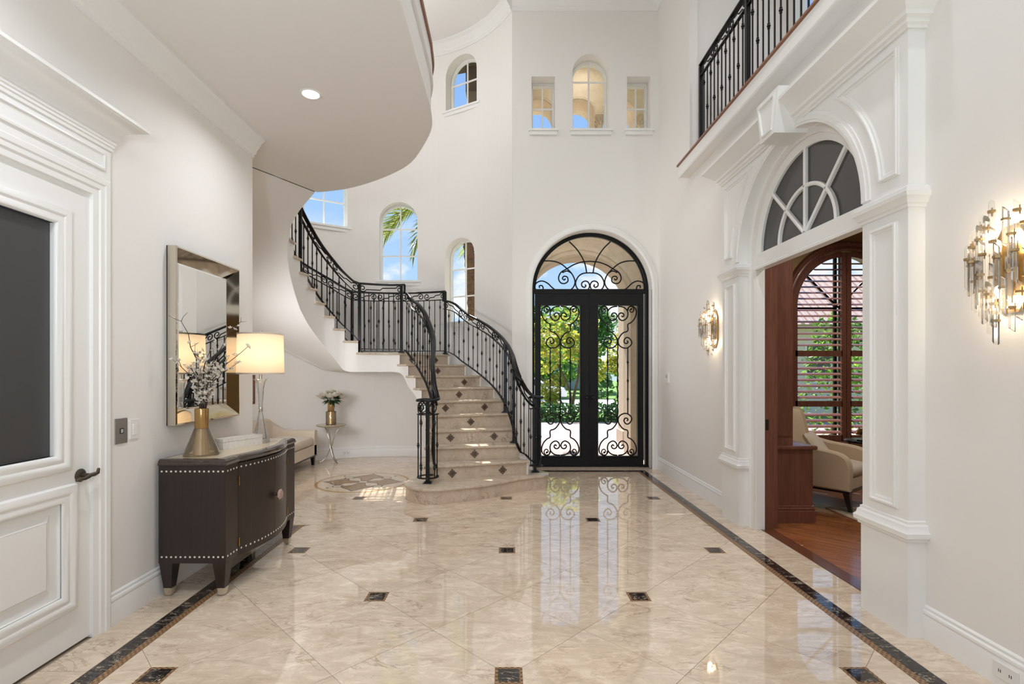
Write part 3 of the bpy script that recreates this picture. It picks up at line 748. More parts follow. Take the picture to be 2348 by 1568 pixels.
for k in range(4):
    ca, sa = math.cos(k * PI / 2), math.sin(k * PI / 2)
    rot = [(x_ * ca - y_ * sa, x_ * sa + y_ * ca) for x_, y_ in petal]
    ctr = (-0.26 * sa, 0.26 * ca)
    pt = flat(rot, 0.0014, 'petal', MEDGREY, med)
    ins_ = [(ctr[0] + (x_ - ctr[0]) * 0.87, ctr[1] + (y_ - ctr[1]) * 0.87) for x_, y_ in rot]
    flat(ins_, 0.0018, 'petal', MEDBROWN, med)
    a = R(45 + 90 * k)
    MB().lathe([(0.055, 0.0012), (0.064, 0.0018), (0.073, 0.0012)], 24, (0.36 * math.cos(a), 0.36 * math.sin(a), 0), cap=False).build('scroll_ring', MEDGREY, med, 0)
    sp_ = spiral(0.31 * math.cos(a + 0.35), 0.31 * math.sin(a + 0.35), 0.075, 0.015, math.degrees(a) + 90, 420, 30)
    MB().msweep(sp_, [(-0.004, 0.0014), (0.004, 0.0014)], False).build('scroll_line', MEDGREY, med, 0)
    x_, y_ = 0.505 * math.cos(a), 0.505 * math.sin(a)
    flat([(x_ - 0.022, y_), (x_, y_ - 0.022), (x_ + 0.022, y_), (x_, y_ + 0.022)], 0.0016, 'black_dot', BLACKM, med)
flat([(-0.055, 0), (0, -0.055), (0.055, 0), (0, 0.055)], 0.0020, 'center_tile', MEDCREAM, med)

# brown eave sector outside the small high window, added to block its sun
ev = [cyl(a, 2.46) for a in range(40, 81, 5)] + [cyl(a, 3.25) for a in range(80, 39, -5)]
tag(MB().plate(ev[::-1] if area(ev) < 0 else ev, [], 7.25, 7.40).build('roof_eave', EAVE, None, 0), 'brown roof eave outside the small high rotunda window', 'eave', kind='structure')
# ------------------------------------------------------------------ entry doors (door_1)
d1 = empty('door_1', (DCX, DY, 0), 'pair of black iron entry doors with scrollwork and arched fanlight', 'door', kind='structure')
px2x = lambda px: (px - 1157) * DY / FPX - DCX          # photo pixels measured on the door plane, in the door's own metres
py2z = lambda py: EYE + (852 - py) * DY / FPX
dmap = lambda u, v, w: (u, w, v)                         # local: u across, v up, w depth (outward)
t = MB(); path = [(-DR, 0.0)] + arc(0, DSP, DR, 180, 0, 40) + [(DR, 0.0)]
t.msweep(path, [(-0.003, -0.01), (-0.003, 0.09), (-0.045, 0.09), (-0.045, 0.02), (-0.03, 0.01), (-0.03, -0.01), (-0.003, -0.01)], False, dmap); t.build('frame', DOORIRON, d1, 40)
MB().box(-DR + 0.02, -0.012, 2.70, DR - 0.02, 0.085, 2.765).box(-DR + 0.02, -0.022, 2.735, DR - 0.02, 0.0, 2.75).build('transom_bar', DOORIRON, d1, 0)
MB().box(-DR, -0.02, 0.0, DR, 0.10, 0.02).build('threshold', DOORIRON, d1, 0)
fan = [p for p in arc(0, 2.74, DR - 0.04, 0, 180, 36)]
MB().add([(p[0], 0.05, p[1]) for p in fan], [tuple(range(len(fan)))]).build('fanlight_pane', PANE, d1, 0)
MB().msweep(arc(0, 2.745, DR - 0.055, 0, 180, 40), [(-0.008, 0.03), (-0.008, 0.06), (0.008, 0.06), (0.008, 0.03), (-0.008, 0.03)], False, dmap).build('fanlight_ring', DOORIRON, d1, 40)
def iron(pts, name, parent, r=0.0105, w=0.02, n=6, sub=4):
    p = smooth_pts(pts, sub) if sub > 1 else pts
    return MB().tube([(q[0], w, q[1]) for q in p], r, n).build(name, DOORIRON, parent, 60)
zx = lambda X: px2x(1200 + X / 4.613); zy = lambda Yv: py2z(520 + Yv / 4.613)
FC = 693
def fpt(L_, sgn): return [(zx(FC + sgn * (a - FC)) , zy(b_)) for a, b_ in L_]
off = zx(FC)                                             # the measured axis of the fanlight against the door axis
cs = [(693, 484), (760, 489), (810, 518), (843, 580), (835, 635), (800, 672), (755, 683), (712, 660), (696, 620), (712, 582), (745, 571), (777, 590), (778, 622), (752, 638), (735, 622), (745, 608)]
sc2 = [(1175, 357), (1085, 360), (1005, 385), (935, 440), (880, 500), (851, 570), (862, 625), (900, 665), (965, 684), (1030, 680), (1090, 642), (1140, 595), (1200, 570), (1258, 590), (1277, 635), (1255, 675), (1215, 682), (1188, 652), (1200, 620), (1228, 622), (1226, 645)]
sc3 = [(693, 362), (780, 370), (865, 398), (935, 440), (1000, 480), (1025, 540), (1003, 588), (960, 597), (926, 572), (932, 530), (966, 520), (984, 542), (965, 560), (952, 545)]
bar = [(912, 152), (835, 230), (775, 320), (742, 400), (727, 485)]
lnk = [(893, 484), (935, 464), (985, 482)]
for s in (1, -1):
    for L_ in (cs, sc2, sc3, bar, lnk):
        iron([(a - off, b_) for a, b_ in fpt(L_, s)], 'fanlight_scroll', d1, 0.0105, 0.02)
# leaves
LEAFX = [(px2x(1226.5), px2x(1351)), (px2x(1351), px2x(1475.5))]
GZ0, GZ1 = py2z(1046), py2z(700); MID = (GZ0 + GZ1) / 2
k_ = DY / FPX
qa = [(5, 838), (60, 848), (100, 882), (108, 930), (90, 970), (50, 990), (18, 972), (7, 938), (25, 912), (52, 912), (66, 935), (52, 950), (40, 938)]        # top heart, zoom units from the leaf axis
qb = [(140, 880), (150, 862), (135, 868), (128, 885), (142, 902), (160, 898), (172, 875), (160, 848), (140, 842), (112, 855), (103, 885)]
qc = [(108, 885), (118, 850), (150, 836), (188, 862), (198, 910), (178, 970), (140, 1012), (107, 1032), (107, 1098), (60, 1118), (22, 1160), (4, 1205), (15, 1250), (55, 1278), (100, 1280), (140, 1250), (148, 1215), (120, 1175), (88, 1172), (66, 1205), (80, 1232), (104, 1228), (108, 1212), (96, 1206)]
def zq(L_, sx, sz): return [(sx * a / 4.613 * k_, MID + sz * (GZ1 - (EYE + (852 - (520 + b_ / 4.613)) * k_) - (GZ1 - MID)) * -1) for a, b_ in L_]
for li, (xa, xb) in enumerate(LEAFX):
    leaf = empty('door_leaf', ((xa + xb) / 2, 0, 0)); leaf.parent = d1
    cxl = (px2x(1285) if li == 0 else px2x(1417)) - (xa + xb) / 2; hw = 45.2 * k_
    xw = (xb - xa) / 2 - 0.002
    outer = [(-xw, 0.02), (xw, 0.02), (xw, 2.70), (-xw, 2.70)]
    hole = [(cxl - hw, GZ0), (cxl + hw, GZ0), (cxl + hw, GZ1), (cxl - hw, GZ1)]
    fr = MB().plate(outer, [hole], 0.0, 0.07, dmap)
    fr.msweep(hole, [(-0.004, -0.010), (-0.004, 0.0), (-0.022, 0.0), (-0.022, -0.006), (-0.004, -0.010)], True, dmap)
    fr.build('leaf_frame', DOORIRON, leaf, 0)
    MB().add([(p[0], 0.055, p[1]) for p in hole], [(0, 1, 2, 3)]).build('pane', PANE, leaf, 0)
    for sz in (1, -1):
        for sx in (1, -1):
            iron([(cxl + a, b_) for a, b_ in zq(qa, sx, sz)], 'scroll', leaf, 0.0105)
            iron([(cxl + a, b_) for a, b_ in zq(qc, sx, sz)], 'scroll', leaf, 0.0105, sub=3)
            iron([(cxl + a, b_) for a, b_ in zq(qb, sx, sz)], 'scroll', leaf, 0.0085)
    zt = MID + (GZ1 - MID) - (1280 / 4.613 + 520 - 700) * k_; zb = 2 * MID - zt
    for dx in (-107 / 4.613 * k_, 107 / 4.613 * k_):
        mb = MB().tube([(cxl + dx, 0.02, zb), (cxl + dx, 0.02, zt)], 0.0115, 4)
        for f in (0.22, 0.5, 0.78):
            z = zb + (zt - zb) * f
            mb.lathe([(0.010, -0.03), (0.014, -0.022), (0.010, -0.014), (0.021, 0), (0.010, 0.014), (0.014, 0.022), (0.010, 0.03)], 8, (cxl + dx, 0.02, z))
        mb.build('bar', DOORIRON, leaf, 40)
    zc0, zc1 = zb - 0.5, zt + 0.10
    zc0 = 2 * MID - zc1
    tw = [(cxl + 0.004 * math.cos(i * 0.9), 0.02 + 0.004 * math.sin(i * 0.9), zc0 + (zc1 - zc0) * i / 60) for i in range(61)]
    mb = MB().tube(tw, 0.0105, 5)
    for f in (0.3, 0.5, 0.7): mb.lathe([(0.010, -0.03), (0.016, 0), (0.010, 0.03)], 8, (cxl, 0.02, zc0 + (zc1 - zc0) * f))
    mb.build('twisted_bar', DOORIRON, leaf, 50)
    hx = (xw - 0.045) * (1 if li == 0 else -1)
    hb = MB().box(hx - 0.024, -0.012, 1.02, hx + 0.024, 0.0, 1.30); hb.lathe([(0.012, 0), (0.012, 0.03), (0.028, 0.036), (0.032, 0.05), (0.022, 0.064), (0.0, 0.066)], 16, M=Matrix.Translation((hx, -0.012, 1.08)) @ Matrix.Rotation(R(90), 4, 'X'), cap=False)
    hb.build('door_knob', GOLDDK if False else IRON, leaf, 40)

# ------------------------------------------------------------------ white glazed door on the left (door_2)
d2 = empty('door_2', (XL, (LDY0 + LDY1) / 2, 0), 'white panelled door with grey glass at the left edge', 'door', kind='structure')
yo = (LDY0 + LDY1) / 2
m2 = lambda u, v, w: (w, u - yo, v)                       # local, w into the room
lf = empty('door_leaf', (0, 0, 0)); lf.parent = d2
y0, y1 = LDY0 + 0.004, LDY1 - 0.004
gl = [(2.10, 1.045), (2.59, 1.045), (2.59, 2.245), (2.10, 2.245)]
pn = [(2.07, 0.30), (2.625, 0.30), (2.625, 0.79), (2.07, 0.79)]
MB().plate([(y0, 0.012), (y1, 0.012), (y1, LDZ - 0.004), (y0, LDZ - 0.004)], [gl, pn], -0.06, -0.015, m2).build('leaf_frame', TRIM, lf, 0)
mould = [(0.0, -0.04), (0.0, -0.008), (-0.010, 0.004), (-0.028, 0.008), (-0.040, 0.002), (-0.052, 0.010), (-0.068, 0.014), (-0.085, 0.006), (-0.092, -0.015)]
MB().msweep(gl, mould, True, m2).build('glass_moulding', TRIM, lf, 40)
MB().msweep(pn, mould[1:], True, m2).build('panel_moulding', TRIM, lf, 40)
MB().msweep(pn, [(0.0, -0.03), (0.045, -0.03), (0.075, -0.016), (0.076, -0.016)], True, m2).plate(inset(pn, 0.075), [], -0.05, -0.016, m2).build('raised_panel', TRIM, lf, 20)
MB().plate(gl, [], -0.045, -0.036, m2).build('pane', FROST, lf, 0)
hd = MB().lathe([(0.0, 0), (0.036, 0), (0.036, 0.004), (0.026, 0.012), (0.012, 0.014), (0.012, 0.045), (0.0, 0.047)], 20, M=Matrix.Translation((-0.013, 2.748 - yo, 0.915)) @ Matrix.Rotation(R(90), 4, 'Y'), cap=False)
hd.tube([(0.035, 2.748 - yo, 0.915), (0.045, 2.77 - yo, 0.917), (0.047, 2.792 - yo, 0.922), (0.046, 2.80 - yo, 0.945)], [0.010, 0.012, 0.010, 0.007], 8)
hd.tube([(0.035, 2.748 - yo, 0.915), (0.047, 2.735 - yo, 0.913), (0.049, 2.705 - yo, 0.906), (0.046, 2.675 - yo, 0.910), (0.044, 2.655 - yo, 0.904)], [0.010, 0.011, 0.009, 0.008, 0.006], 8)
hd.build('door_handle', DKBRONZE, lf, 50)
cas = [(0.004, -0.05), (0.004, 0.006), (-0.03, 0.010), (-0.036, 0.018), (-0.060, 0.020), (-0.066, 0.026), (-0.092, 0.028), (-0.10, 0.022), (-0.10, -0.001)]
MB().msweep([(LDY1, 0), (LDY1, LDZ), (LDY0, LDZ), (LDY0, 0)], [(-o, w) for o, w in cas][::-1] if False else cas, False, m2).build('casing', TRIM, d2, 40)
MB().plate([(LDY0 - 0.10, LDZ + 0.095), (LDY1 + 0.10, LDZ + 0.095), (LDY1 + 0.10, 2.755), (LDY0 - 0.10, 2.755)], [], -0.001, 0.022, m2).build('frieze_board', TRIM, d2, 0)
fp = [(LDY0 - 0.05, 2.62), (LDY1 + 0.055, 2.62), (LDY1 + 0.055, 2.72), (LDY0 - 0.05, 2.72)]
MB().msweep(fp, [(0, 0.022), (0, 0.032), (0.010, 0.034), (0.018, 0.026), (0.026, 0.022)], True, m2).build('frieze_moulding', TRIM, d2, 40)
cor = [(0.0, 2.750), (0.008, 2.750), (0.008, 2.768), (0.014, 2.772), (0.014, 2.786), (0.020, 2.790), (0.020, 2.806), (0.028, 2.810), (0.030, 2.824), (0.034, 2.840), (0.046, 2.862), (0.068, 2.885), (0.095, 2.899), (0.118, 2.906), (0.122, 2.912), (0.135, 2.914), (0.135, 2.932), (0, 2.932)]
MB().msweep([(0.0, LDY1 + 0.10 - yo), (0.022, LDY1 + 0.10 - yo), (0.022, LDY0 - 0.10 - yo), (0.0, LDY0 - 0.10 - yo)], cor, False).build('cornice', TRIM, d2, 30)
# dark room behind that door is closed off
struct('wall_closet', MB().box(XL - 0.14, LDY0 - 0.1, 0, XL - 0.121, LDY1 + 0.1, 2.6), WALL)

# ------------------------------------------------------------------ arched library opening (door_3): pilasters, spandrels, cornice, fanlight
d3 = empty('door_3', (XR, OPC, 0), 'white arched library opening with panelled pilasters, cornice and dark fanlight', 'door', kind='structure')
m3 = lambda u, v, w: (-w, u - OPC, v)                     # local, w into the foyer
PF = 0.095                                                # how far the pilaster face stands out
PIL = [(2.805, 3.162), (4.828, 5.19)]
PMP = [(0, PF), (0, PF + 0.010), (0.007, PF + 0.011), (0.008, PF + 0.019), (0.018, PF + 0.019), (0.024, PF + 0.008), (0.036, PF + 0.007), (0.037, PF + 0.003), (0.046, PF)]
def hbox(y0_, y1_, prof, name, parent, mt=TRIM):
    return MB().msweep([(0.0, y1_ - OPC), (-PF, y1_ - OPC), (-PF, y0_ - OPC), (0.0, y0_ - OPC)], [(-o, z) for o, z in prof], False).build(name, mt, parent, 30)
for (ya, yb) in PIL:
    pl = empty('pilaster', (0, (ya + yb) / 2 - OPC, 0)); pl.parent = d3
    yc = (ya + yb) / 2; hw = (yb - ya) / 2
    mp_ = lambda u, v, w: (-w, u, v)
    MB().plate([(-hw, 0), (hw, 0), (hw, 2.40), (-hw, 2.40)], [], 0, PF, mp_).build('shaft', TRIM, pl, 0)
    MB().plate([(-hw - 0.006, 0), (hw + 0.006, 0), (hw + 0.006, 0.55), (-hw - 0.006, 0.55)], [], 0, PF + 0.006, mp_).build('plinth', TRIM, pl, 0)
    path = [(0.0, hw), (-PF, hw), (-PF, -hw), (0.0, -hw)]
    MB().msweep(path, [(-o, z) for o, z in [(0, 0.535), (0.018, 0.535), (0.020, 0.550), (0.034, 0.558), (0.036, 0.585), (0.024, 0.60), (0.020, 0.622), (0.010, 0.632), (0.010, 0.645), (0, 0.65)]], False).build('base_moulding', TRIM, pl, 30)
    MB().msweep(path, [(-o, z) for o, z in [(0, 2.395), (0.010, 2.395), (0.012, 2.412), (0.022, 2.418), (0.028, 2.44), (0.040, 2.452), (0.044, 2.475), (0.034, 2.48), (0.034, 2.50), (0.018, 2.512), (0, 2.52)]], False).build('capital', TRIM, pl, 30)
    fr_ = [(-0.108, 0.70), (0.108, 0.70), (0.108, 2.34), (-0.108, 2.34)]
    MB().msweep(fr_, PMP, True, mp_).build('panel_moulding', TRIM, pl, 20)
# spandrel plate with the round-headed opening
AR = 0.833
outer = [(PIL[0][0], 2.52), (PIL[0][1], 2.52)] + [p for p in arc(OPC, 2.53, AR, 180, 0, 36)] + [(PIL[1][0], 2.52), (PIL[1][1], 2.52), (PIL[1][1], 3.56), (PIL[0][0], 3.56)]
MB().plate(outer, [], 0, PF, m3).build('spandrel', TRIM, d3, 20)
# archivolt moulding around the arch
MB().msweep(arc(OPC, 2.53, AR, 180, 0, 40), [(0.0, PF), (0.0, PF + 0.010), (0.018, PF + 0.011), (0.020, PF + 0.017), (0.048, PF + 0.017), (0.050, PF + 0.010), (0.072, PF + 0.009), (0.074, PF)], False, m3).build('archivolt', TRIM, d3, 20)
# spandrel panels: quarter frames that follow the arch
for s in (1, -1):
    yo_ = (OPC - PIL[0][0]) - 0.06
    za, zb = 2.60, 3.335; ra = AR + 0.15
    a0 = math.degrees(math.asin((za - 2.53) / ra)); a1 = math.degrees(math.asin(min(0.999, (zb - 2.53) / ra)))
    pts = [(OPC + ra * math.cos(R(a0 + (a1 - a0) * i / 16)), 2.53 + ra * math.sin(R(a0 + (a1 - a0) * i / 16))) for i in range(17)]
    pl_ = [(OPC + yo_, za), (OPC + yo_, zb)] + pts[::-1]
    if s < 0: pl_ = [(2 * OPC - u, v) for u, v in pl_][::-1]
    MB().msweep(pl_, PMP, True, m3).build('spandrel_moulding', TRIM, d3, 20)
# cornice
cp = [(0, 3.385), (0.014, 3.385), (0.016, 3.40), (0.030, 3.408), (0.032, 3.43), (0.052, 3.438), (0.056, 3.46), (0.075, 3.475), (0.105, 3.51), (0.140, 3.535), (0.150, 3.545), (0.158, 3.552), (0.158, 3.578), (0, 3.578)]
hbox(PIL[0][0], PIL[1][1], cp, 'cornice', d3)
# keystone
kz0, kz1 = 3.325, 3.655
kb, kt = 0.105, 0.165
kp = lambda d_: [(OPC - kb + d_, kz0 + d_), (OPC + kb - d_, kz0 + d_), (OPC + kt - d_, kz1 - d_), (OPC - kt + d_, kz1 - d_)]
ks = MB().plate(kp(0), [], 0.0, PF + 0.165, m3)
ks.msweep(kp(0.035), [(0, PF + 0.165), (0, PF + 0.178), (0.012, PF + 0.18), (0.022, PF + 0.166)], True, m3).build('keystone', TRIM, d3, 30)
# reveal: casing and jamb lining
IW = [(OPY0, 0), (OPY0, OPZ)] + arc(OPC, OPZ, OPR, 180, 0, 36)[1:-1] + [(OPY1, OPZ), (OPY1, 0)]
MB().msweep(IW, [(0.10, 0.0), (0.10, 0.012), (0.086, 0.014), (0.066, 0.010), (0.050, 0.0), (0.030, -0.012), (0.012, -0.016), (-0.004, -0.02), (-0.004, -0.10), (0.012, -0.103)], False, m3).build('casing', TRIM, d3, 40)
MB().plate([(OPY0, 2.43), (OPY1, 2.43), (OPY1, 2.575), (OPY0, 2.575)], [], -0.085, -0.018, m3).msweep([(OPY0, 2.43), (OPY1, 2.43)], [(0.0, -0.018), (0.0, -0.008), (0.02, -0.006), (0.03, -0.018)], False, m3).build('transom', TRIM, d3, 0)
MB().msweep(arc(OPC, 2.575, OPR - 0.002, 180, 0, 36), [(-0.06, -0.075), (-0.06, -0.035), (-0.04, -0.025), (0.0, -0.02), (0, -0.075)], False, m3).build('fanlight_frame', TRIM, d3, 40)
pn_ = arc(OPC, 2.575, OPR - 0.03, 0, 180, 36)
MB().plate(pn_, [], -0.062, -0.056, m3).build('fanlight_pane', DARKPANE, d3, 0)  # opaque pane, the darkness of the unlit library put into its colour
mr = 0.375
mb_ = [(-0.015, -0.058), (-0.015, -0.034), (-0.006, -0.028), (0.006, -0.028), (0.015, -0.034), (0.015, -0.058)]
MB().msweep(arc(OPC, 2.575, mr, 0, 180, 28), mb_, False, m3).build('muntin', TRIM, d3, 40)
for a in (45, 90, 135):
    MB().msweep([(OPC + 0.02 * math.cos(R(a)), 2.575 + 0.02 * math.sin(R(a))), (OPC + (OPR - 0.05) * math.cos(R(a)), 2.575 + (OPR - 0.05) * math.sin(R(a)))], mb_, False, m3).build('muntin', TRIM, d3, 40)
# ------------------------------------------------------------------ staircase
RIS = 0.1775
INN = [(1, (-0.90, 5.62)), (2, (-0.93, 5.98)), (3, (-0.975, 6.30)), (4, (-1.00, 6.58)), (5, (-1.04, 6.83)), (6, (-1.105, 7.04)), (7, (-1.19, 7.23)), (8, (-1.315, 7.45)), (9, (-1.468, 7.68)), (10, (-1.636, 7.86)),
       (10.5, (-1.94, 7.83)), (11, (-2.24, 7.71)), (12, (-2.43, 7.66)), (13, (-2.55, 7.55)), (14, (-2.65, 7.41)), (15, (-2.71, 7.23)), (16, (-2.755, 7.05)), (17, (-2.785, 6.87)), (18, (-2.795, 6.69)), (19, (-2.78, 6.51)),
       (20, (-2.735, 6.35)), (21, (-2.65, 6.20)), (22, (-2.50, 6.06)), (23, (-2.24, 5.955))]
OUT = [(1, (0.45, 6.25)), (2, (0.30, 6.385)), (3, (0.205, 6.55)), (4, (0.165, 6.88)), (5, (0.10, 7.20)), (6, (0.0, 7.52)), (7, (-0.16, 7.82)), (8, (-0.38, 8.09)), (9, (-0.64, 8.32)), (10, (-0.93, 8.50))]
OUT += [(10.5, cyl(87, 2.05))] + [(k, cyl(111 + 10.9 * (k - 11), 2.05)) for k in range(11, 24)]
inn = lambda t: catmull(INN, t)
outp = lambda t: catmull(OUT, t)
ZB = [(1.2, 0.0), (1.7, 0.0), (2, 0.06), (3, 0.235), (4, 0.41), (5, 0.59), (6, 0.775), (7, 0.945), (8, 1.115), (9, 1.25), (9.7, 1.42), (10.1, 1.476), (11.6, 1.476), (12.1, 1.50), (13, 1.677), (14, 1.86), (15, 2.005), (16, 2.155), (17, 2.33), (18, 2.56), (19, 2.79), (20, 2.99), (21, 3.185), (22, 3.36), (23, SOFFIT)]
zb_ = lambda t: lerp_keys(ZB, t)
st = empty('staircase', (-0.4, 5.9, 0), 'curving cream marble staircase with white stringer and mosaic diamond inlays', 'staircase')
SL = Vector((0.4, -5.9, 0))                                  # world -> staircase local
def sbuild(mb, name, m, parent=st, smooth=40):
    me = mb.mesh(name, m, smooth)
    me.transform(Matrix.Translation(SL)); return link(name, me, parent)
def dia_mesh():
    mb = MB(); h = 0.040
    mb.box(-h, -0.002, -h, h, 0.006, h, 0)
    c_ = 0.0205
    for i in range(5):
        for j in range(5):
            u = -h + 0.008 + i * (2 * h - 0.016) / 4; v = -h + 0.008 + j * (2 * h - 0.016) / 4
            edge_ = i in (0, 4) or j in (0, 4)
            mb.box(u - 0.0070, -0.0045, v - 0.0070, u + 0.0070, -0.002, v + 0.0070, 1 if (edge_ and (i + j) % 2 == 0) or (not edge_) else 2)
    return mb.mesh('diamond_inlay', [STAIRM, MOSDARK, BRONZET], 0, False)
DIA = dia_mesh()
def path_pts(fn, a, b_, sub=4):
    n_ = max(1, int(round((b_ - a) * sub))); return [fn(a + (b_ - a) * i / n_)[:2] for i in range(n_ + 1)]
c1 = [(-1.2, 6.0), (-1.16, 5.83), (-1.055, 5.69), (-0.94, 5.61), (-0.846, 5.58), (-0.72, 5.60), (-0.59, 5.65), (-0.35, 5.765), (-0.112, 5.905), (0.03, 6.04), (0.174, 6.17), (0.30, 6.24), (0.409, 6.30), (0.50, 6.34), (0.56, 6.42), (0.57, 6.52), (0.52, 6.62), (0.42, 6.68), (0.25, 6.70), (-0.5, 6.45), (-0.95, 6.30), (-1.10, 6.20)]
c1s = [p[:2] for p in smooth_pts(c1, 3)]
sbuild(MB().slab(inset(c1s, 0.022), 0.0, RIS - 0.034), 'riser', STAIRM)
sbuild(MB().slab(c1s, RIS - 0.034, RIS, 0.012), 'tread', STAIRM)
first_riser = [o for o in bpy.data.objects if o.parent == st and o.name.startswith('riser')][0]
def add_diamond(parent, p, ang, z):
    o = link('diamond_inlay', DIA, parent)
    o.location = (p[0] + SL.x, p[1] + SL.y, z); o.rotation_euler = (0, R(45), ang)
p_, q_ = Vector((-0.20, 5.855)), Vector((0.03, 6.04))
nd = Vector((-(q_ - p_).y, (q_ - p_).x)).normalized()
pp = Vector((-0.095, 5.935)) + nd * 0.018
add_diamond(first_riser, pp, math.atan2((q_ - p_).y, (q_ - p_).x), 0.078)
for k in range(2, 24):
    a = Vector(inn(k)[:2]); b_ = Vector(outp(k)[:2])
    d_ = (b_ - a).normalized(); f = Vector((d_.y, -d_.x))          # f: towards the descending side
    if k > 2 and f.dot(Vector(inn(k - 1)[:2]) - a) < 0: f = -f
    top = RIS * k
    # riser
    ra, rb = a - f * 0.028 - d_ * -0.012, b_ - f * 0.028
    q = [ra, rb, rb - f * 0.02, ra - f * 0.02]
    if area([(v.x, v.y) for v in q]) < 0: q = q[::-1]
    rs = sbuild(MB().slab([(v.x, v.y) for v in q], RIS * (k - 1) - 0.002, top - 0.032), 'riser', STAIRM, smooth=0)
    ang = math.atan2(-f.y, -f.x) - PI / 2
    for fr_ in ((0.5,) if k % 2 else (0.24, 0.74)):
        if k == 10 and fr_ > 0.5: fr_ = 0.72
        p = ra + (rb - ra) * fr_ + f * 0.002
        add_diamond(rs, p, ang, RIS * (k - 1) + (RIS - 0.032) * 0.5)
    if k == 23: continue
    # tread
    e_ = k + 1
    ip = path_pts(inn, k, e_, 4); op = path_pts(outp, k, e_, 5 if k != 10 else 12)
    if k == 10: ip = path_pts(inn, 10, 11, 8)
    ip = [Vector(v) for v in ip]; op = [Vector(v) for v in op]
    a2 = Vector(inn(e_)[:2]); b2 = Vector(outp(e_)[:2]); d2_ = (b2 - a2).normalized(); f2 = Vector((d2_.y, -d2_.x))
    if f2.dot(a - a2) < 0: f2 = -f2
    ip[0] = a - d_ * 0.03; op[0] = b_ + d_ * 0.01
    for i in range(1, len(ip)): ip[i] = ip[i] - (Vector(outp(k + i / (len(ip) - 1))[:2]) - ip[i]).normalized() * 0.03
    ip[-1] = ip[-1] - f2 * 0.03; op[-1] = op[-1] - f2 * 0.03
    poly = [(v.x, v.y) for v in ip] + [(v.x, v.y) for v in op[::-1]]
    if area(poly) < 0: poly = poly[::-1]
    sbuild(MB().slab(poly, top - 0.034, top, 0.011), 'tread', STAIRM)
# white stringer: inner face, outer face and the underside
mb = MB()
SUB = 6
def col_pts(t, tz):
    a = Vector(inn(t)[:2]); b_ = Vector(outp(t)[:2]); w_ = Vector(cyl(math.degrees(math.atan2(b_.y - CYR, b_.x - CX)), RW - 0.01))
    return a, b_, w_
for k in range(1, 23):
    top = RIS * k - 0.033
    for i in range(SUB):
        t0, t1 = k + i / SUB, k + (i + 1) / SUB
        z0, z1 = min(zb_(t0), top), min(zb_(t1), top)
        a0, b0, w0 = col_pts(t0, 0); a1, b1, w1 = col_pts(t1, 0)
        if k == 1:
            continue
        mb.add([(a0.x, a0.y, z0), (a1.x, a1.y, z1), (a1.x, a1.y, top), (a0.x, a0.y, top)], [(0, 1, 2, 3)])
        e0, e1 = (w0, w1) if t0 >= 9.0 else (b0, b1)
        mb.add([(a0.x, a0.y, z0), (a1.x, a1.y, z1), (e1.x, e1.y, z1), (e0.x, e0.y, z0)], [(3, 2, 1, 0)])
        mb.add([(b0.x, b0.y, z0), (b1.x, b1.y, z1), (b1.x, b1.y, top), (b0.x, b0.y, top)], [(3, 2, 1, 0)])
    # upright at each riser so the face stays closed
import bmesh
me = mb.mesh('stringer', WALL, 0, False)
bm = bmesh.new(); bm.from_mesh(me); bmesh.ops.remove_doubles(bm, verts=bm.verts, dist=0.0008); bmesh.ops.recalc_face_normals(bm, faces=bm.faces); bm.to_mesh(me); bm.free()
me.shade_smooth(); me.set_sharp_from_angle(angle=R(30)); me.transform(Matrix.Translation(SL)); link('stringer', me, st)

# ------------------------------------------------------------------ wrought-iron railings
HPROF = [(-0.026, -0.012), (0.026, -0.012), (0.030, 0.0), (0.022, 0.014), (0.0, 0.020), (-0.022, 0.014), (-0.030, 0.0)]
FLATB = [(-0.016, -0.006), (0.016, -0.006), (0.016, 0.006), (-0.016, 0.006)]
BANDH = 0.135
def resample(pts, step):
    acc = [0.0]
    for a, b_ in zip(pts, pts[1:]): acc.append(acc[-1] + math.hypot(b_[0] - a[0], b_[1] - a[1]))
    def at(s):
        s = max(0, min(acc[-1], s))
        for i in range(len(acc) - 1):
            if s <= acc[i + 1] or i == len(acc) - 2:
                u = 0 if acc[i + 1] == acc[i] else (s - acc[i]) / (acc[i + 1] - acc[i])
                return tuple(pts[i][j] + (pts[i + 1][j] - pts[i][j]) * u for j in range(len(pts[i])))
    return acc[-1], at
def baluster(root, x_, y_, z0, z1, kind):
    mb = MB().tube([(0, 0, 0), (0, 0, z1 - z0)], 0.0085, 4)
    L_ = z1 - z0
    for f in ((0.16, 0.86) if kind else (0.50,)):
        mb.lathe([(0.009, -0.030), (0.014, -0.022), (0.010, -0.016), (0.019, 0), (0.010, 0.016), (0.014, 0.022), (0.009, 0.030)], 6, (0, 0, L_ * f), cap=False)
    o = mb.build('baluster', IRON, root, 40); o.location = (x_ - root.location.x, y_ - root.location.y, z0 - root.location.z)
def post(root, x_, y_, z0, z1, s=0.019):
    mb = MB().box(-s, -s, 0, s, s, z1 - z0).box(-0.05, -0.05, 0, 0.05, 0.05, 0.008).box(-0.034, -0.034, 0.008, 0.034, 0.034, 0.022)
    o = mb.build('post', IRON, root, 0); o.location = (x_ - root.location.x, y_ - root.location.y, z0 - root.location.z)
def s_unit(L_, h):
    r0 = h * 0.50
    a = spiral(r0 + 0.002, h * 0.5, r0, r0 * 0.26, 20, 480, 24)
    b_ = [(L_ - u, h - v) for u, v in a]
    jog = [(L_ * 0.5 - 0.018, a[0][1] - 0.004), (L_ * 0.5 + 0.018, h - a[0][1] + 0.004)]
    return a[::-1] + jog + b_
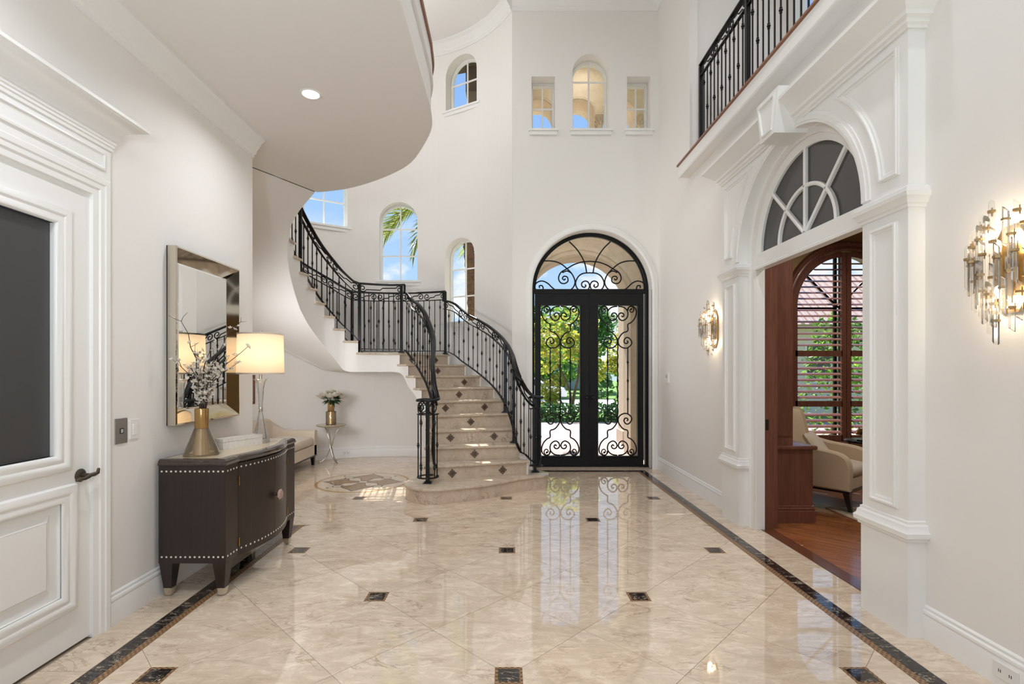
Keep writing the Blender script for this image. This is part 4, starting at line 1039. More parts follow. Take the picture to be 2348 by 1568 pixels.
def scroll_band(root, pts, L0=0.40):
    """pts: (x, y, zlow, zhigh) along the band"""
    tot, at = resample(pts, 0)
    n_ = max(1, int(round(tot / L0))); L_ = tot / n_
    for i in range(n_):
        sp = s_unit(L_, BANDH - 0.025)
        path = []
        for (s_, t_) in sp:
            q = at(i * L_ + s_); path.append((q[0] - root.location.x, q[1] - root.location.y, q[2] + 0.008 + (q[3] - q[2] - 0.02) * t_ / (BANDH - 0.025) - root.location.z))
        MB().tube(path, 0.0082, 5).build('scroll', IRON, root, 60)
def rail_sweep(root, pts, prof, name):
    mb = MB().sweep3([(p[0] - root.location.x, p[1] - root.location.y, p[2] - root.location.z) for p in pts], prof)
    return mb.build(name, IRON, root, 50)
def flight(root, pts, spacing=0.105, bal0=0.0, foot=0.055, n0=0, band=True, step_fn=None, L0=0.40):
    """pts: (x, y, zbase, zhandrail)"""
    rail_sweep(root, [(p[0], p[1], p[3]) for p in pts], HPROF, 'handrail')
    rail_sweep(root, [(p[0], p[1], p[3] - BANDH) for p in pts], FLATB, 'lower_rail')
    rail_sweep(root, [(p[0], p[1], p[2] + foot) for p in pts], FLATB, 'bottom_rail')
    if band: scroll_band(root, [(p[0], p[1], p[3] - BANDH, p[3]) for p in pts], L0)
    tot, at = resample(pts, 0); n_ = int(round(tot / spacing)); sp = tot / max(1, n_)
    for i in range(1, n_):
        q = at(i * sp); baluster(root, q[0], q[1], q[2] + foot, q[3] - BANDH, (i + n0) % 2)
def offs(fn, other, t, d):
    a = Vector(fn(t)[:2]); b_ = Vector(other(t)[:2]); v = a + (b_ - a).normalized() * d; return v
ZRI = [(1.7, 1.36), (2, 1.45), (3, 1.634), (4, 1.80), (5, 1.962), (6.5, 2.19), (7.9, 2.434), (9, 2.57), (9.95, 2.735)]
ri = empty('stair_railing', (-1.3, 7.0, 0.0), 'black iron stair railing on the inner well side with a scrolled newel', 'railing')
low = []
n_ = 48
for i in range(n_ + 1):
    t = 9.95 + (2.0 - 9.95) * i / n_
    v = offs(inn, outp, t, 0.075); low.append((v.x, v.y, RIS * t + 0.0, catmull([(a, (b_,)) for a, b_ in ZRI], t)[0]))
# volute round the newel on the bottom step
ncx, ncy, nr = -0.90, 5.90, 0.118
last = low[-1]
volu = []
for i in range(26):
    a = 30 - 330 * i / 25; rr = nr * (1.0 - 0.12 * i / 25)
    volu.append((ncx + rr * math.cos(R(a)), ncy + rr * math.sin(R(a))))
ease = [(-0.80, 6.12), (-0.785, 6.02)]
tail = [(last[0] + 0.02, last[1] - 0.06, 0.40, 1.40), (-0.79, 6.04, 0.335, 1.27), (-0.783, 5.97, 0.27, 1.175)]
main_low = [p for p in low if p[1] > 6.03] + [(-0.835, 6.10 - 0.09, 0.36, 1.33)] if False else low[:-3]
main_low = main_low + [(-0.835, 5.975, 0.34, 1.33), (-0.80, 5.945, 0.29, 1.215)]
flight(ri, main_low, 0.105, L0=0.42)
vz = 1.145
ring = [(-0.80, 5.945, 1.215)] + [(x_, y_, vz + 0.03 * max(0, 1 - i / 6)) for i, (x_, y_) in enumerate(volu) if i >= 1]
rail_sweep(ri, ring, HPROF, 'handrail_volute')
rail_sweep(ri, [(x_, y_, vz - 0.16) for x_, y_ in volu], FLATB, 'lower_ring')
rail_sweep(ri, [(x_, y_, RIS + 0.075) for x_, y_ in volu], FLATB, 'bottom_ring')
post(ri, ncx, ncy, RIS, vz - 0.02, 0.021)
for i, a in enumerate((10, -35, -80, -125, -170, -215, -260)):
    x_, y_ = ncx + nr * 0.93 * math.cos(R(a)), ncy + nr * 0.93 * math.sin(R(a))
    baluster(ri, x_, y_, RIS + 0.075, vz - 0.16, i % 2)
for a in (-10, -100, -190):
    path = []
    for (s_, t_) in s_unit(0.17, 0.14):
        an = R(a - s_ / nr * 57.3 * 0.9); path.append((ncx + nr * 0.95 * math.cos(an) - ri.location.x, ncy + nr * 0.95 * math.sin(an) - ri.location.y, vz - 0.155 + t_))
    MB().tube(path, 0.0065, 5).build('scroll', IRON, ri, 60)
# landing guard (inner) and the upper flight
LZ = RIS * 10
pa = offs(inn, outp, 9.95, 0.075)
gl_ = [(offs(inn, outp, 10.02, 0.07)), (offs(inn, outp, 10.3, 0.075)), (offs(inn, outp, 10.6, 0.075)), (offs(inn, outp, 10.97, 0.07))]
gpts = [(v.x, v.y, LZ, LZ + 1.065) for v in gl_]
gpts = [tuple(p) for p in smooth_pts(gpts, 4)]
flight(ri, gpts, 0.075, n0=1, L0=0.7)
MB().tube([(low[0][0] - ri.location.x, low[0][1] - ri.location.y, low[0][3] - 0.01), (low[0][0] - ri.location.x, low[0][1] - ri.location.y, LZ + 1.065 + 0.005)], 0.017, 6).build('handrail_riser', IRON, ri, 40)
rail_sweep(ri, [(low[0][0], low[0][1], LZ + 1.065), gpts[0][:2] + (LZ + 1.065,)], HPROF, 'handrail')
post(ri, gpts[1][0] + 0.02, gpts[1][1], LZ, LZ + 1.06, 0.021); post(ri, gpts[-1][0] + 0.01, gpts[-1][1], LZ, LZ + 1.06, 0.021)
up = []
for i in range(61):
    t = 11.05 + (23 - 11.05) * i / 60
    v = offs(inn, outp, t, 0.07); h = 0.872
    up.append((v.x, v.y, RIS * t, RIS * t + h))
up[0] = (gpts[-1][0], gpts[-1][1], LZ + 0.12, LZ + 1.065)
flight(ri, up, 0.10, L0=0.42)
q = offs(inn, outp, 16.3, 0.07); post(ri, q.x, q.y, RIS * 16 + 0.0, RIS * 16.3 + 0.87, 0.020)

ro = empty('stair_railing', (-0.3, 8.0, 0.0), 'black iron stair railing on the outer side, running past the tall stair windows', 'railing')
ZRO = [(1.9, 1.26), (2.4, 1.40), (3.2, 1.585), (4, 1.71), (4.9, 1.85), (6.1, 2.015), (7.3, 2.204), (8.6, 2.397), (9.4, 2.564), (10.1, 2.68)]
lo = []
for i in range(49):
    t = 10.05 + (2.3 - 10.05) * i / 48
    v = offs(outp, inn, t, 0.06); lo.append((v.x, v.y, RIS * t - 0.01, catmull([(a, (b_,)) for a, b_ in ZRO], t)[0]))
lo += [(0.275, 6.56, 0.345, 1.26), (0.335, 6.525, 0.285, 1.19), (0.40, 6.475, 0.255, 1.145)]
flight(ro, lo, 0.105, L0=0.42)
ncx, ncy, nr = 0.405, 6.555, 0.078
vo2 = [(ncx + nr * (1 - 0.15 * i / 20) * math.cos(R(-95 + 300 * i / 20)), ncy + nr * (1 - 0.15 * i / 20) * math.sin(R(-95 + 300 * i / 20))) for i in range(21)]
rail_sweep(ro, [(x_, y_, 1.145) for x_, y_ in vo2], HPROF, 'handrail_volute')
rail_sweep(ro, [(x_, y_, 1.145 - 0.145) for x_, y_ in vo2], FLATB, 'lower_ring')
rail_sweep(ro, [(x_, y_, 0.26) for x_, y_ in vo2], FLATB, 'bottom_ring')
for i, a in enumerate((-90, -30, 30, 90, 150)):
    baluster(ro, ncx + nr * 0.92 * math.cos(R(a)), ncy + nr * 0.92 * math.sin(R(a)), 0.26, 1.0, i % 2)
post(ro, ncx - 0.01, ncy, RIS, 1.13, 0.019)
q = offs(outp, inn, 5.45, 0.06); post(ro, q.x, q.y, RIS * 5, 1.92, 0.021)
q = offs(outp, inn, 3.6, 0.06); post(ro, q.x, q.y, RIS * 3, 1.63, 0.019)
gp = []
for i in range(13):
    th = 64.5 + (111.5 - 64.5) * i / 12; v = cyl(th, 1.985); gp.append((v[0], v[1], LZ, LZ + 1.05))
flight(ro, gp, 0.105, L0=0.42)
MB().tube([(lo[0][0] - ro.location.x, lo[0][1] - ro.location.y, lo[0][3] - 0.01), (lo[0][0] - ro.location.x, lo[0][1] - ro.location.y, LZ + 1.055)], 0.017, 6).build('handrail_riser', IRON, ro, 40)
rail_sweep(ro, [(lo[0][0], lo[0][1], LZ + 1.05), gp[0][:2] + (LZ + 1.05,)], HPROF, 'handrail')
post(ro, gp[0][0], gp[0][1], LZ, LZ + 1.045, 0.021); post(ro, gp[-1][0], gp[-1][1], LZ, LZ + 1.045, 0.021)
uo = []
for i in range(25):
    t = 11.03 + (18.5 - 11.03) * i / 24
    v = offs(outp, inn, t, 0.065); uo.append((v.x, v.y, RIS * t, RIS * t + 0.88))
uo[0] = (gp[-1][0], gp[-1][1], LZ + 0.1, LZ + 1.05)
flight(ro, uo, 0.12, L0=0.42)

rb_ = empty('balcony_railing', (2.40, 4.9, FLOOR2), 'black iron railing on the upper hall over the library opening', 'railing')
zt = FLOOR2 + 0.015 + 1.13
for (ya, yb) in ((6.165, 4.98), (4.98, 3.78), (3.78, 2.58)):
    pts = [(2.40, ya + (yb - ya) * i / 6, FLOOR2 + 0.012, zt) for i in range(7)]
    flight(rb_, pts, 0.10, L0=0.40)
for y_ in (6.165, 4.98, 3.78, 2.58): post(rb_, 2.40, y_, FLOOR2 + 0.012, zt - 0.012, 0.021)
# ------------------------------------------------------------------ fixtures on walls and ceiling
def can(x, y, z, lab, grp=None):
    o = empty('recessed_light', (x, y, z), lab, 'ceiling light', grp)
    MB().lathe([(0.062, -0.003), (0.066, -0.006), (0.080, -0.004), (0.082, -0.0005), (0.062, -0.0005)], 28, cap=False).build('trim_ring', TRIM, o, 60)
    MB().lathe([(0.0, -0.0035), (0.062, -0.0035)], 24, cap=False).build('lens', CANLIT, o, 0)
can(*SOFFIT_LIGHTS[0][:2], SOFFIT, 'round recessed light glowing in the low soffit')
for (x, y, pw_) in SOFFIT_LIGHTS[1:]: can(x, y, SOFFIT, 'added unseen fill light of the low soffit %s' % ('beside the white door' if y > 0 else 'behind the camera'), 'added soffit fill lights near the camera')  # fixtures for the added soffit fill, out of view
for i, (x, y, pw_) in enumerate(UPPER_FILL): can(x, y, CEIL_UP, ['first', 'second', 'third', 'fourth'][i] + ' added unseen fill light of the high ceiling, counted from the back wall', 'added high ceiling fill lights')  # fixtures shaped around the added high fill lights
ch = empty('well_fill', WELL_FILL, 'added unseen fill light on a brass ring in the stair well', 'well_fill')  # ring fixture made up to carry the unseen well fill light
MB().tube([(0.42 * math.cos(R(a)), 0.42 * math.sin(R(a)), -0.42) for a in range(0, 360, 12)], 0.014, 6, closed=True).build('ring', GOLD, ch, 60)
MB().tube([(0, 0, 0.35), (0, 0, 2.28)], 0.008, 6).build('stem', GOLD, ch, 40)
for k in range(6):
    a = R(60 * k); MB().tube([(0, 0, 0.36), (0.25 * math.cos(a), 0.25 * math.sin(a), 0.1), (0.42 * math.cos(a), 0.42 * math.sin(a), -0.42)], 0.006, 5).build('arm', GOLD, ch, 40)
    MB().lathe([(0.03, -0.41), (0.02, -0.36), (0.02, -0.24), (0.018, -0.238)], 10, (0.42 * math.cos(a), 0.42 * math.sin(a), 0)).build('candle', WHITEP, ch, 40)
o = empty('fill_stand', (NOOK_FILL[0], NOOK_FILL[1], 0), 'stand of the added fill spots hidden behind the end of the left wall', 'lamp')
MB().lathe([(0.0, 0), (0.15, 0.0), (0.15, 0.02), (0.02, 0.03), (0.012, 0.05), (0.012, 1.30)], 20).build('stand', SILVER, o, 40)

for (x, y, pw_) in REAR_FILL:  # stands made up for the added rear fill spots
    o = empty('fill_stand', (x, y, 0), ('left' if x < 0 else 'right') + ' stand of the added pair of fill spots behind the camera', 'lamp', 'added fill spots behind the camera')
    MB().lathe([(0.0, 0), (0.15, 0.0), (0.15, 0.02), (0.02, 0.03), (0.012, 0.05), (0.012, 1.76), (0.02, 1.77), (0.16, 1.83), (0.16, 1.835), (0.02, 1.79)], 20).build('stand', SILVER, o, 40)

def sconce(y, lab):
    root = empty('wall_sconce', (XR, y, 1.95), lab, 'wall lamp')
    mp_ = lambda u, v, w: (-w, u, v)
    bp = [(-0.035, -0.20), (0.035, -0.20), (0.075, -0.13), (0.075, 0.13), (0.035, 0.20), (-0.035, 0.20), (-0.075, 0.13), (-0.075, -0.13)]
    MB().plate(bp, [], 0.0, 0.018, mp_).build('backplate', GOLD, root, 0)
    def crystal(L_):
        r = 0.0125; pr = []
        mb = MB(); n_ = 6
        vs = []
        for (z, tilt) in ((-L_ / 2, 0.012), (L_ / 2, 0.014)):
            for j in range(n_):
                a = 2 * PI * j / n_; vs.append((r * math.cos(a), r * math.sin(a), z + (tilt * math.cos(a))))
        mb.add(vs, [tuple(range(n_))[::-1], tuple(range(n_, 2 * n_))] + [(j, (j + 1) % n_, (j + 1) % n_ + n_, j + n_) for j in range(n_)])
        return mb.mesh('crystal', CRYSTAL, 0)
    bars = {L_: crystal(L_) for L_ in (0.14, 0.165, 0.19)}
    bm_ = MB().plate([(0.0165 * math.cos(2 * PI * j / 6), 0.0165 * math.sin(2 * PI * j / 6)) for j in range(6)], [], -0.0055, 0.0055).box(-0.012, -0.003, -0.02, -0.009, 0.003, 0.02).mesh('band', GOLDDK, 0)
    tiers = [(0.235, 0.055, 0.050, (-0.9, 0.5), 0.14), (0.165, 0.085, 0.088, (-1, -0.5, 0.1, 0.8), 0.165), (0.085, 0.108, 0.125, (-1, -0.66, -0.3, 0.05, 0.4, 0.75, 1.05), 0.19),
             (0.010, 0.118, 0.142, (-1, -0.72, -0.42, -0.12, 0.2, 0.5, 0.8, 1.05), 0.19), (-0.075, 0.100, 0.115, (-1, -0.62, -0.25, 0.12, 0.5, 0.9), 0.19), (-0.140, 0.078, 0.09, (-0.9, -0.45, 0.0, 0.45, 0.9), 0.165), (-0.20, 0.05, 0.068, (-0.8, 0.0, 0.7), 0.14), (-0.255, 0.028, 0.05, (0.2,), 0.14)]
    for (z, hw, dp, us, L_) in tiers:
        for i, u in enumerate(us):
            a = u * PI / 2 * 0.86
            yy = hw * math.sin(a) * 1.1; xx = -(0.028 + dp * math.cos(a))
            dz = 0.022 * ((i % 2) - 0.5)
            c_ = link('crystal', bars[L_], root); c_.location = (xx, yy, z + dz); c_.rotation_euler = (0, 0, a + PI)
            b_ = link('band', bm_, root); b_.location = (xx, yy, z + dz + L_ * 0.22); b_.rotation_euler = (0, 0, a + PI)
    MB().tube([(-0.018, 0, 0.12), (-0.06, 0, 0.12), (-0.065, 0, -0.18), (-0.018, 0, -0.18)], 0.006, 6).build('arm', GOLDDK, root, 40)
    for z in (0.105, -0.105):
        MB().lathe([(0.0, -0.03), (0.010, -0.022), (0.013, 0), (0.010, 0.022), (0.0, 0.03)], 10, (-0.075, 0.0, z), cap=False).build('bulb', BULB, root, 60)
        l = bpy.data.lights.new('sconce_light', 'POINT'); l.energy = 3.6; l.color = (1.0, 0.80, 0.56); l.shadow_soft_size = 0.04
        lo_ = bpy.data.objects.new('sconce_light', l); col.objects.link(lo_); lo_.location = (-0.045, 0.0, z + (0.045 if z > 0 else -0.045)); lo_.parent = root
    return root
sconce(2.315, 'large crystal and brass wall sconce glowing at the right edge, nearest the camera')
sconce(5.60, 'crystal and brass wall sconce between the entry doors and the library opening')

o = empty('thermostat', (XR, 7.22, 1.39), 'small white thermostat on the right wall beside the entry doors', 'thermostat')
MB().box(-0.022, -0.065, -0.07, 0, 0.065, 0.07).build('housing', WHITEP, o, 0); MB().box(-0.0235, -0.035, 0.0, -0.022, 0.035, 0.045).build('screen', GREYP, o, 0)
o = empty('intercom_plate', (XL, 3.02, 1.125), 'brushed steel wall plate with a small square window beside the white door', 'wall plate')
MB().box(0, -0.047, -0.075, 0.006, 0.047, 0.075).build('plate', STEEL, o, 0); MB().box(0.006, -0.014, -0.016, 0.0085, 0.014, 0.016).build('button_frame', BLACKP, o, 0); MB().box(0.0085, -0.009, -0.011, 0.0095, 0.009, 0.011).build('button', GREYP, o, 0)
s_ = MB()
for z in (-0.062, 0.062): s_.lathe([(0, 0), (0.003, 0), (0.003, 0.001), (0, 0.001)], 8, M=Matrix.Translation((0.0062, 0, z)) @ Matrix.Rotation(R(90), 4, 'Y'), cap=False)
s_.build('screw', STEEL, o, 0)
o = empty('light_switch', (XL, 3.128, 1.125), 'white rocker light switch right of the steel wall plate', 'switch')
MB().box(0, -0.037, -0.06, 0.006, 0.037, 0.06).build('plate', WHITEP, o, 0); MB().box(0.006, -0.017, -0.034, 0.0085, 0.017, 0.034).box(0.0085, -0.015, 0.0, 0.010, 0.015, 0.032).build('rocker', TRIM, o, 0)
def outlet(loc, rz, lab):
    o = empty('wall_outlet', loc, lab, 'outlet', rz=rz)
    MB().box(-0.057, -0.007, -0.035, 0.057, 0, 0.035).build('plate', WHITEP, o, 0)
    s_ = MB()
    for x_ in (-0.025, 0.025): s_.box(x_ - 0.006, -0.0078, -0.008, x_ - 0.003, -0.0068, 0.006).box(x_ + 0.003, -0.0078, -0.008, x_ + 0.006, -0.0068, 0.006)
    s_.build('slot', BLACKP, o, 0)
a = on_wall(794, RW - 0.022); outlet((a[0], a[1], 0.085), R(a[2] - 90), 'white outlet on the curved baseboard beside the metal side table')
outlet((XR - 0.021, 2.33, 0.085), R(-90), 'white outlet on the right baseboard at the lower right corner')

o = empty('fill_stand', (BALCONY_FILL[0], BALCONY_FILL[1], FLOOR2), 'stand of the added fill light on the upper landing', 'lamp')
MB().lathe([(0.0, 0), (0.15, 0.0), (0.15, 0.02), (0.02, 0.03), (0.012, 0.05), (0.012, 1.2)], 20).build('stand', SILVER, o, 40)

# ------------------------------------------------------------------ mirror
my0, my1, mz0, mz1 = 3.427, 4.25, 1.112, 2.34
mo = empty('wall_mirror', (XL, (my0 + my1) / 2, (mz0 + mz1) / 2), 'rectangular mirror with wide slanting mirrored frame on the left wall', 'mirror')
hw, hh = (my1 - my0) / 2, (mz1 - mz0) / 2
mm = lambda u, v, w: (w, u, v)
MB().plate([(-hw, -hh), (hw, -hh), (hw, hh), (-hw, hh)], [], 0.001, 0.008, mm).build('backing', SILVER, mo, 0)
fw = 0.098; q0 = [(-hw, -hh), (hw, -hh), (hw, hh), (-hw, hh)]; q1 = inset(q0, 0.012); q2 = inset(q0, fw); q3 = inset(q0, fw + 0.012)
for i, nm in enumerate(('bottom', 'side', 'top', 'side')):
    j = (i + 1) % 4
    mb = MB().add([mm(*q1[i], 0.068), mm(*q1[j], 0.068), mm(*q2[j], 0.010), mm(*q2[i], 0.010), mm(*q0[i], 0.064), mm(*q0[j], 0.064), mm(*q0[j], 0.002), mm(*q0[i], 0.002)], [(0, 1, 2, 3), (4, 5, 1, 0), (7, 6, 5, 4)])
    mb.build('bevelled_panel', ANTIQUE, mo, 0)
mb = MB()
for i in range(4):
    j = (i + 1) % 4
    mb.add([mm(*q2[i], 0.010), mm(*q2[j], 0.010), mm(*q3[j], 0.014), mm(*q3[i], 0.014)], [(0, 1, 2, 3)])
mb.build('inner_bevel', MIRROR, mo, 0)
MB().add([mm(*p, 0.014) for p in q3], [(0, 1, 2, 3)]).build('mirror_glass', MIRROR, mo, 0)

# ------------------------------------------------------------------ sideboard
sb = empty('sideboard', (-2.04, 3.84, 0), 'dark bow-front sideboard with ivory stud lines on tapered legs below the mirror', 'sideboard')
sx, sy = -2.04, 3.84
bx0, bxf = -2.265 - sx, -1.825 - sx
by0, by1 = 3.30 - sy, 4.38 - sy
bow = lambda y: bxf + 0.075 * (1 - (y / 0.385) ** 2)
ZB0, ZB1 = 0.225, 0.862
body = [(bx0, by0), (bxf, by0), (bxf, -0.385)] + [(bow(-0.385 + 0.77 * i / 16) - 0.022, -0.385 + 0.77 * i / 16) for i in range(17)] + [(bxf, 0.385), (bxf, by1), (bx0, by1)]
MB().plate(body, [], ZB0, ZB1).build('case', ESPRESSO, sb, 0)
for s in (-1, 1):
    ys = [0.0015 + (0.383 - 0.0015) * i / 10 for i in range(11)]
    pl = [(bow(s * y_), s * y_) for y_ in ys]
    poly = pl + [(x_ - 0.022, y_) for x_, y_ in pl[::-1]]
    if area(poly) < 0: poly = poly[::-1]
    dr = MB().plate(poly, [], ZB0 - 0.004, ZB1 - 0.008).build('door', ESPRESSO, sb, 30)
    hg = MB()
    for z in (ZB0 + 0.09, ZB1 - 0.13): hg.tube([(bxf + 0.006, s * 0.3845, z - 0.03), (bxf + 0.006, s * 0.3845, z + 0.03)], 0.0035, 6)
    hg.build('hinge', GOLD, dr, 40)
def ledge(d, xin=0.0):
    return [(bx0 - 0.0, by0 - d), (bxf + d, by0 - d), (bxf + d, -0.385)] + [(bow(-0.385 + 0.77 * i / 16) + d, -0.385 + 0.77 * i / 16) for i in range(17)] + [(bxf + d, 0.385), (bxf + d, by1 + d), (bx0, by1 + d)]
top = MB()
lv = [(0.0, 0.862), (0.008, 0.866), (0.012, 0.876), (0.006, 0.882), (0.004, 0.893), (-0.004, 0.902), (-0.014, 0.906)]
rings = [ledge(d) for d, z in lv]; nn = len(rings[0]); vs = []
for rg, (d, z) in zip(rings, lv): vs += [(x_, y_, z) for x_, y_ in rg]
fs = [(i * nn + j, i * nn + (j + 1) % nn, (i + 1) * nn + (j + 1) % nn, (i + 1) * nn + j) for i in range(len(lv) - 1) for j in range(nn)]
top.add(vs, fs)
top.plate(ledge(-0.013), [ledge(-0.060)[::-1]] if False else [], 0.890, 0.906)
top.build('top', ESPTOP, sb, 30)
tp = [(bx0 + 0.03, by0 + 0.05), (bxf - 0.05, by0 + 0.05), (bxf - 0.05, -0.385)] + [(bow(-0.385 + 0.77 * i / 16) - 0.05, -0.385 + 0.77 * i / 16) for i in range(17)] + [(bxf - 0.05, 0.385), (bxf - 0.05, by1 - 0.05), (bx0 + 0.03, by1 - 0.05)]
MB().plate(tp, [], 0.904, 0.9075).build('inset_panel', mat('top_glass_cream', (0.60, 0.50, 0.36), 0.04), sb, 0)
for (lx, ly) in ((bx0 + 0.045, by0 + 0.045), (bxf - 0.045, by0 + 0.045), (bx0 + 0.045, by1 - 0.045), (bxf - 0.045, by1 - 0.045)):
    lg = MB().add([(lx - 0.043, ly - 0.043, ZB0), (lx + 0.043, ly - 0.043, ZB0), (lx + 0.043, ly + 0.043, ZB0), (lx - 0.043, ly + 0.043, ZB0), (lx - 0.025, ly - 0.025, 0.05), (lx + 0.025, ly - 0.025, 0.05), (lx + 0.025, ly + 0.025, 0.05), (lx - 0.025, ly + 0.025, 0.05)],
                  [(0, 1, 2, 3), (7, 6, 5, 4), (0, 4, 5, 1), (1, 5, 6, 2), (2, 6, 7, 3), (3, 7, 4, 0)]).build('leg', ESPRESSO, sb, 0)
    MB().add([(lx + a * 0.026, ly + b_ * 0.026, 0.055) for a, b_ in ((-1, -1), (1, -1), (1, 1), (-1, 1))] + [(lx + a * 0.019, ly + b_ * 0.019, 0.008) for a, b_ in ((-1, -1), (1, -1), (1, 1), (-1, 1))],
             [(0, 1, 2, 3), (7, 6, 5, 4), (0, 4, 5, 1), (1, 5, 6, 2), (2, 6, 7, 3), (3, 7, 4, 0)]).lathe([(0.012, 0.0), (0.014, 0.004), (0.012, 0.009)], 10, (lx, ly, 0)).build('ferrule', SILVER, lg, 0)
studs = MB(); sr = 0.0052
for z in (ZB0 + 0.042, ZB1 - 0.035):
    for i in range(14):
        x_ = bx0 + 0.022 + (bxf - bx0 - 0.040) * i / 13
        for y_ in (by0 - 0.0012, by1 + 0.0012): studs.box(x_ - sr, y_ - 0.002, z - sr, x_ + sr, y_ + 0.002, z + sr)
    for i in range(4):
        for s in (-1, 1):
            y_ = s * (0.385 + 0.022 + 0.037 * i); studs.box(bxf - 0.002, y_ - sr, z - sr, bxf + 0.0022, y_ + sr, z + sr)
    for i in range(20):
        y_ = -0.362 + 0.724 * i / 19; x_ = bow(y_); studs.box(x_ - 0.003, y_ - sr, z - sr, x_ + 0.0022, y_ + sr, z + sr)
o = studs.build('stud', mat('ivory_stud', (0.78, 0.74, 0.66), 0.35), sb, 0); o['kind'] = 'stuff'
kb_ = MB().lathe([(0.012, 0), (0.010, 0.02), (0.012, 0.035)], 12, M=Matrix.Translation((bow(0), 0, 0.547)) @ Matrix.Rotation(R(90), 4, 'Y'))
kn = kb_.build('knob', ESPTOP, sb, 40)
MB().lathe([(0.020, 0.030), (0.040, 0.036), (0.042, 0.042), (0.030, 0.052), (0.0, 0.056)], 8, M=Matrix.Translation((bow(0), 0, 0.547)) @ Matrix.Rotation(R(90), 4, 'Y') @ Matrix.Rotation(R(22.5), 4, 'Z')).build('knob_face', mat('pearl_knob', (0.42, 0.27, 0.24), 0.2), kn, 0)

# objects on the sideboard
TZ = 0.9078
def vase_cone(loc, lab, s=1.0):
    v = empty('flower_vase', loc, lab, 'vase')
    MB().lathe([(0.108, 0.0), (0.112, 0.006), (0.108, 0.016), (0.044, 0.185), (0.042, 0.188)], 28, cap=False).build('glass_cone', SMOKEG, v, 60)
    MB().lathe([(0.0, 0.003), (0.050, 0.004), (0.034, 0.19), (0.032, 0.19), (0.045, 0.012), (0, 0.010)], 28, cap=False).build('inner_sleeve', mat('champagne_glass', (0.62, 0.50, 0.33), 0.10, 0.6), v, 60)
    MB().lathe([(0.0425, 0.182), (0.044, 0.186), (0.044, 0.315), (0.0425, 0.32), (0.038, 0.318), (0.038, 0.19)], 28, cap=False).build('neck', mat('amber_metal', (0.42, 0.25, 0.09), 0.2, 0.7), v, 60)
    return v
vx, vy = -2.085, 3.47
vase_cone((vx, vy, TZ), 'smoky glass and gold cone vase holding the flowering branches on the sideboard')
BLM = []
for s in range(3):
    mb = MB()
    for k in range(5):
        a = 2 * PI * k / 5 + s; r_ = 0.0115 + 0.002 * s
        c_ = Vector((math.cos(a), math.sin(a), 0.55)).normalized(); t_ = Vector((-math.sin(a), math.cos(a), 0))
        mb.add([(0, 0, 0), tuple(c_ * r_ * 0.8 + t_ * r_ * 0.55), tuple(c_ * r_ * 1.35 + Vector((0, 0, 0.004))), tuple(c_ * r_ * 0.8 - t_ * r_ * 0.55)], [(0, 1, 2, 3)])
    BLM.append(mb)
# main stems follow the outline of the arrangement: tip offset (across the picture = mixture of x and y), height, bend
tips = [(-0.13, -0.06, 0.60), (-0.10, 0.10, 0.53), (-0.075, -0.10, 0.86), (-0.05, 0.06, 0.62), (0.0, -0.12, 0.56), (0.02, 0.05, 0.72), (0.09, 0.10, 0.64), (0.13, 0.03, 0.52), (0.16, 0.16, 0.58), (0.20, 0.12, 0.88), (0.22, 0.20, 0.70), (-0.02, 0.0, 0.50), (0.06, -0.05, 0.60)]
BRL = ['blossoming twig bending lowest to the left', 'short blossoming twig leaning to the left back', 'second tallest blossoming twig, left of the middle', 'middle-height blossoming twig left of the centre', 'blossoming twig leaning towards the camera', 'straight tall blossoming twig at the centre', 'blossoming twig right of the centre, leaning to the back', 'short blossoming twig on the right', 'low spreading blossoming twig on the far right', 'tallest blossoming twig, reaching up beside the lamp shade', 'long blossoming twig crossing in front of the lamp shade', 'shortest blossoming twig in the middle of the bunch', 'blossoming twig right of the centre, leaning to the front']
for i, (tx, ty, tz) in enumerate(tips):
    rr = random.Random(100 + i)
    br = empty('blossom_branch', (vx, vy, TZ + 0.05), BRL[i] + ' in the gold vase', 'branch', 'flowering branches in the gold vase')
    bs = Vector((rr.uniform(-0.02, 0.02), rr.uniform(-0.02, 0.02), 0.0)); nk = Vector((tx * 0.09, ty * 0.09, 0.27)); tip = Vector((tx, ty, tz))
    pts = [bs, nk]
    for k in range(1, 8):
        u = k / 7; p = nk.lerp(tip, u) + Vector((rr.uniform(-1, 1), rr.uniform(-1, 1), rr.uniform(-0.3, 0.3))) * 0.013
        p -= Vector((tx, ty, 0)) * 0.30 * math.sin(u * PI)
        pts.append(p)
    mb = MB(); rads = [0.0052 - 0.0034 * k / 8 for k in range(9)]
    mb.tube(pts, rads, 5); spots = []
    for k in range(2, 9):
        for q in range(2):
            if rr.random() < 0.35: continue
            d_ = Vector((rr.uniform(-1, 1), rr.uniform(-1, 1), rr.uniform(0.1, 1.0))).normalized() * rr.uniform(0.03, 0.10)
            mid = pts[k] + d_ * 0.5 + Vector((rr.uniform(-1, 1), rr.uniform(-1, 1), 0)) * 0.008
            mb.tube([pts[k], mid, pts[k] + d_], [0.002, 0.0015, 0.001], 4); spots += [mid, pts[k] + d_]
        spots.append(pts[k])
    mb.build('stem', TWIG, br, 60)
    fl = MB()
    for p in spots:
        if p.z > 0.30 and rr.random() < (0.95 if p.z < 0.60 else 0.45):
            Mx = Matrix.Translation(p + Vector((rr.uniform(-1, 1), rr.uniform(-1, 1), rr.uniform(-1, 1))) * 0.006) @ Matrix.Rotation(rr.uniform(0, 6), 4, 'Z') @ Matrix.Rotation(rr.uniform(-1.3, 1.3), 4, 'X')
            src = rr.choice(BLM); fl.add([Mx @ Vector(v) for v in src.v], src.f)
    fo = fl.build('blossoms', BLOSSOM, br, 0, False); fo['kind'] = 'stuff'

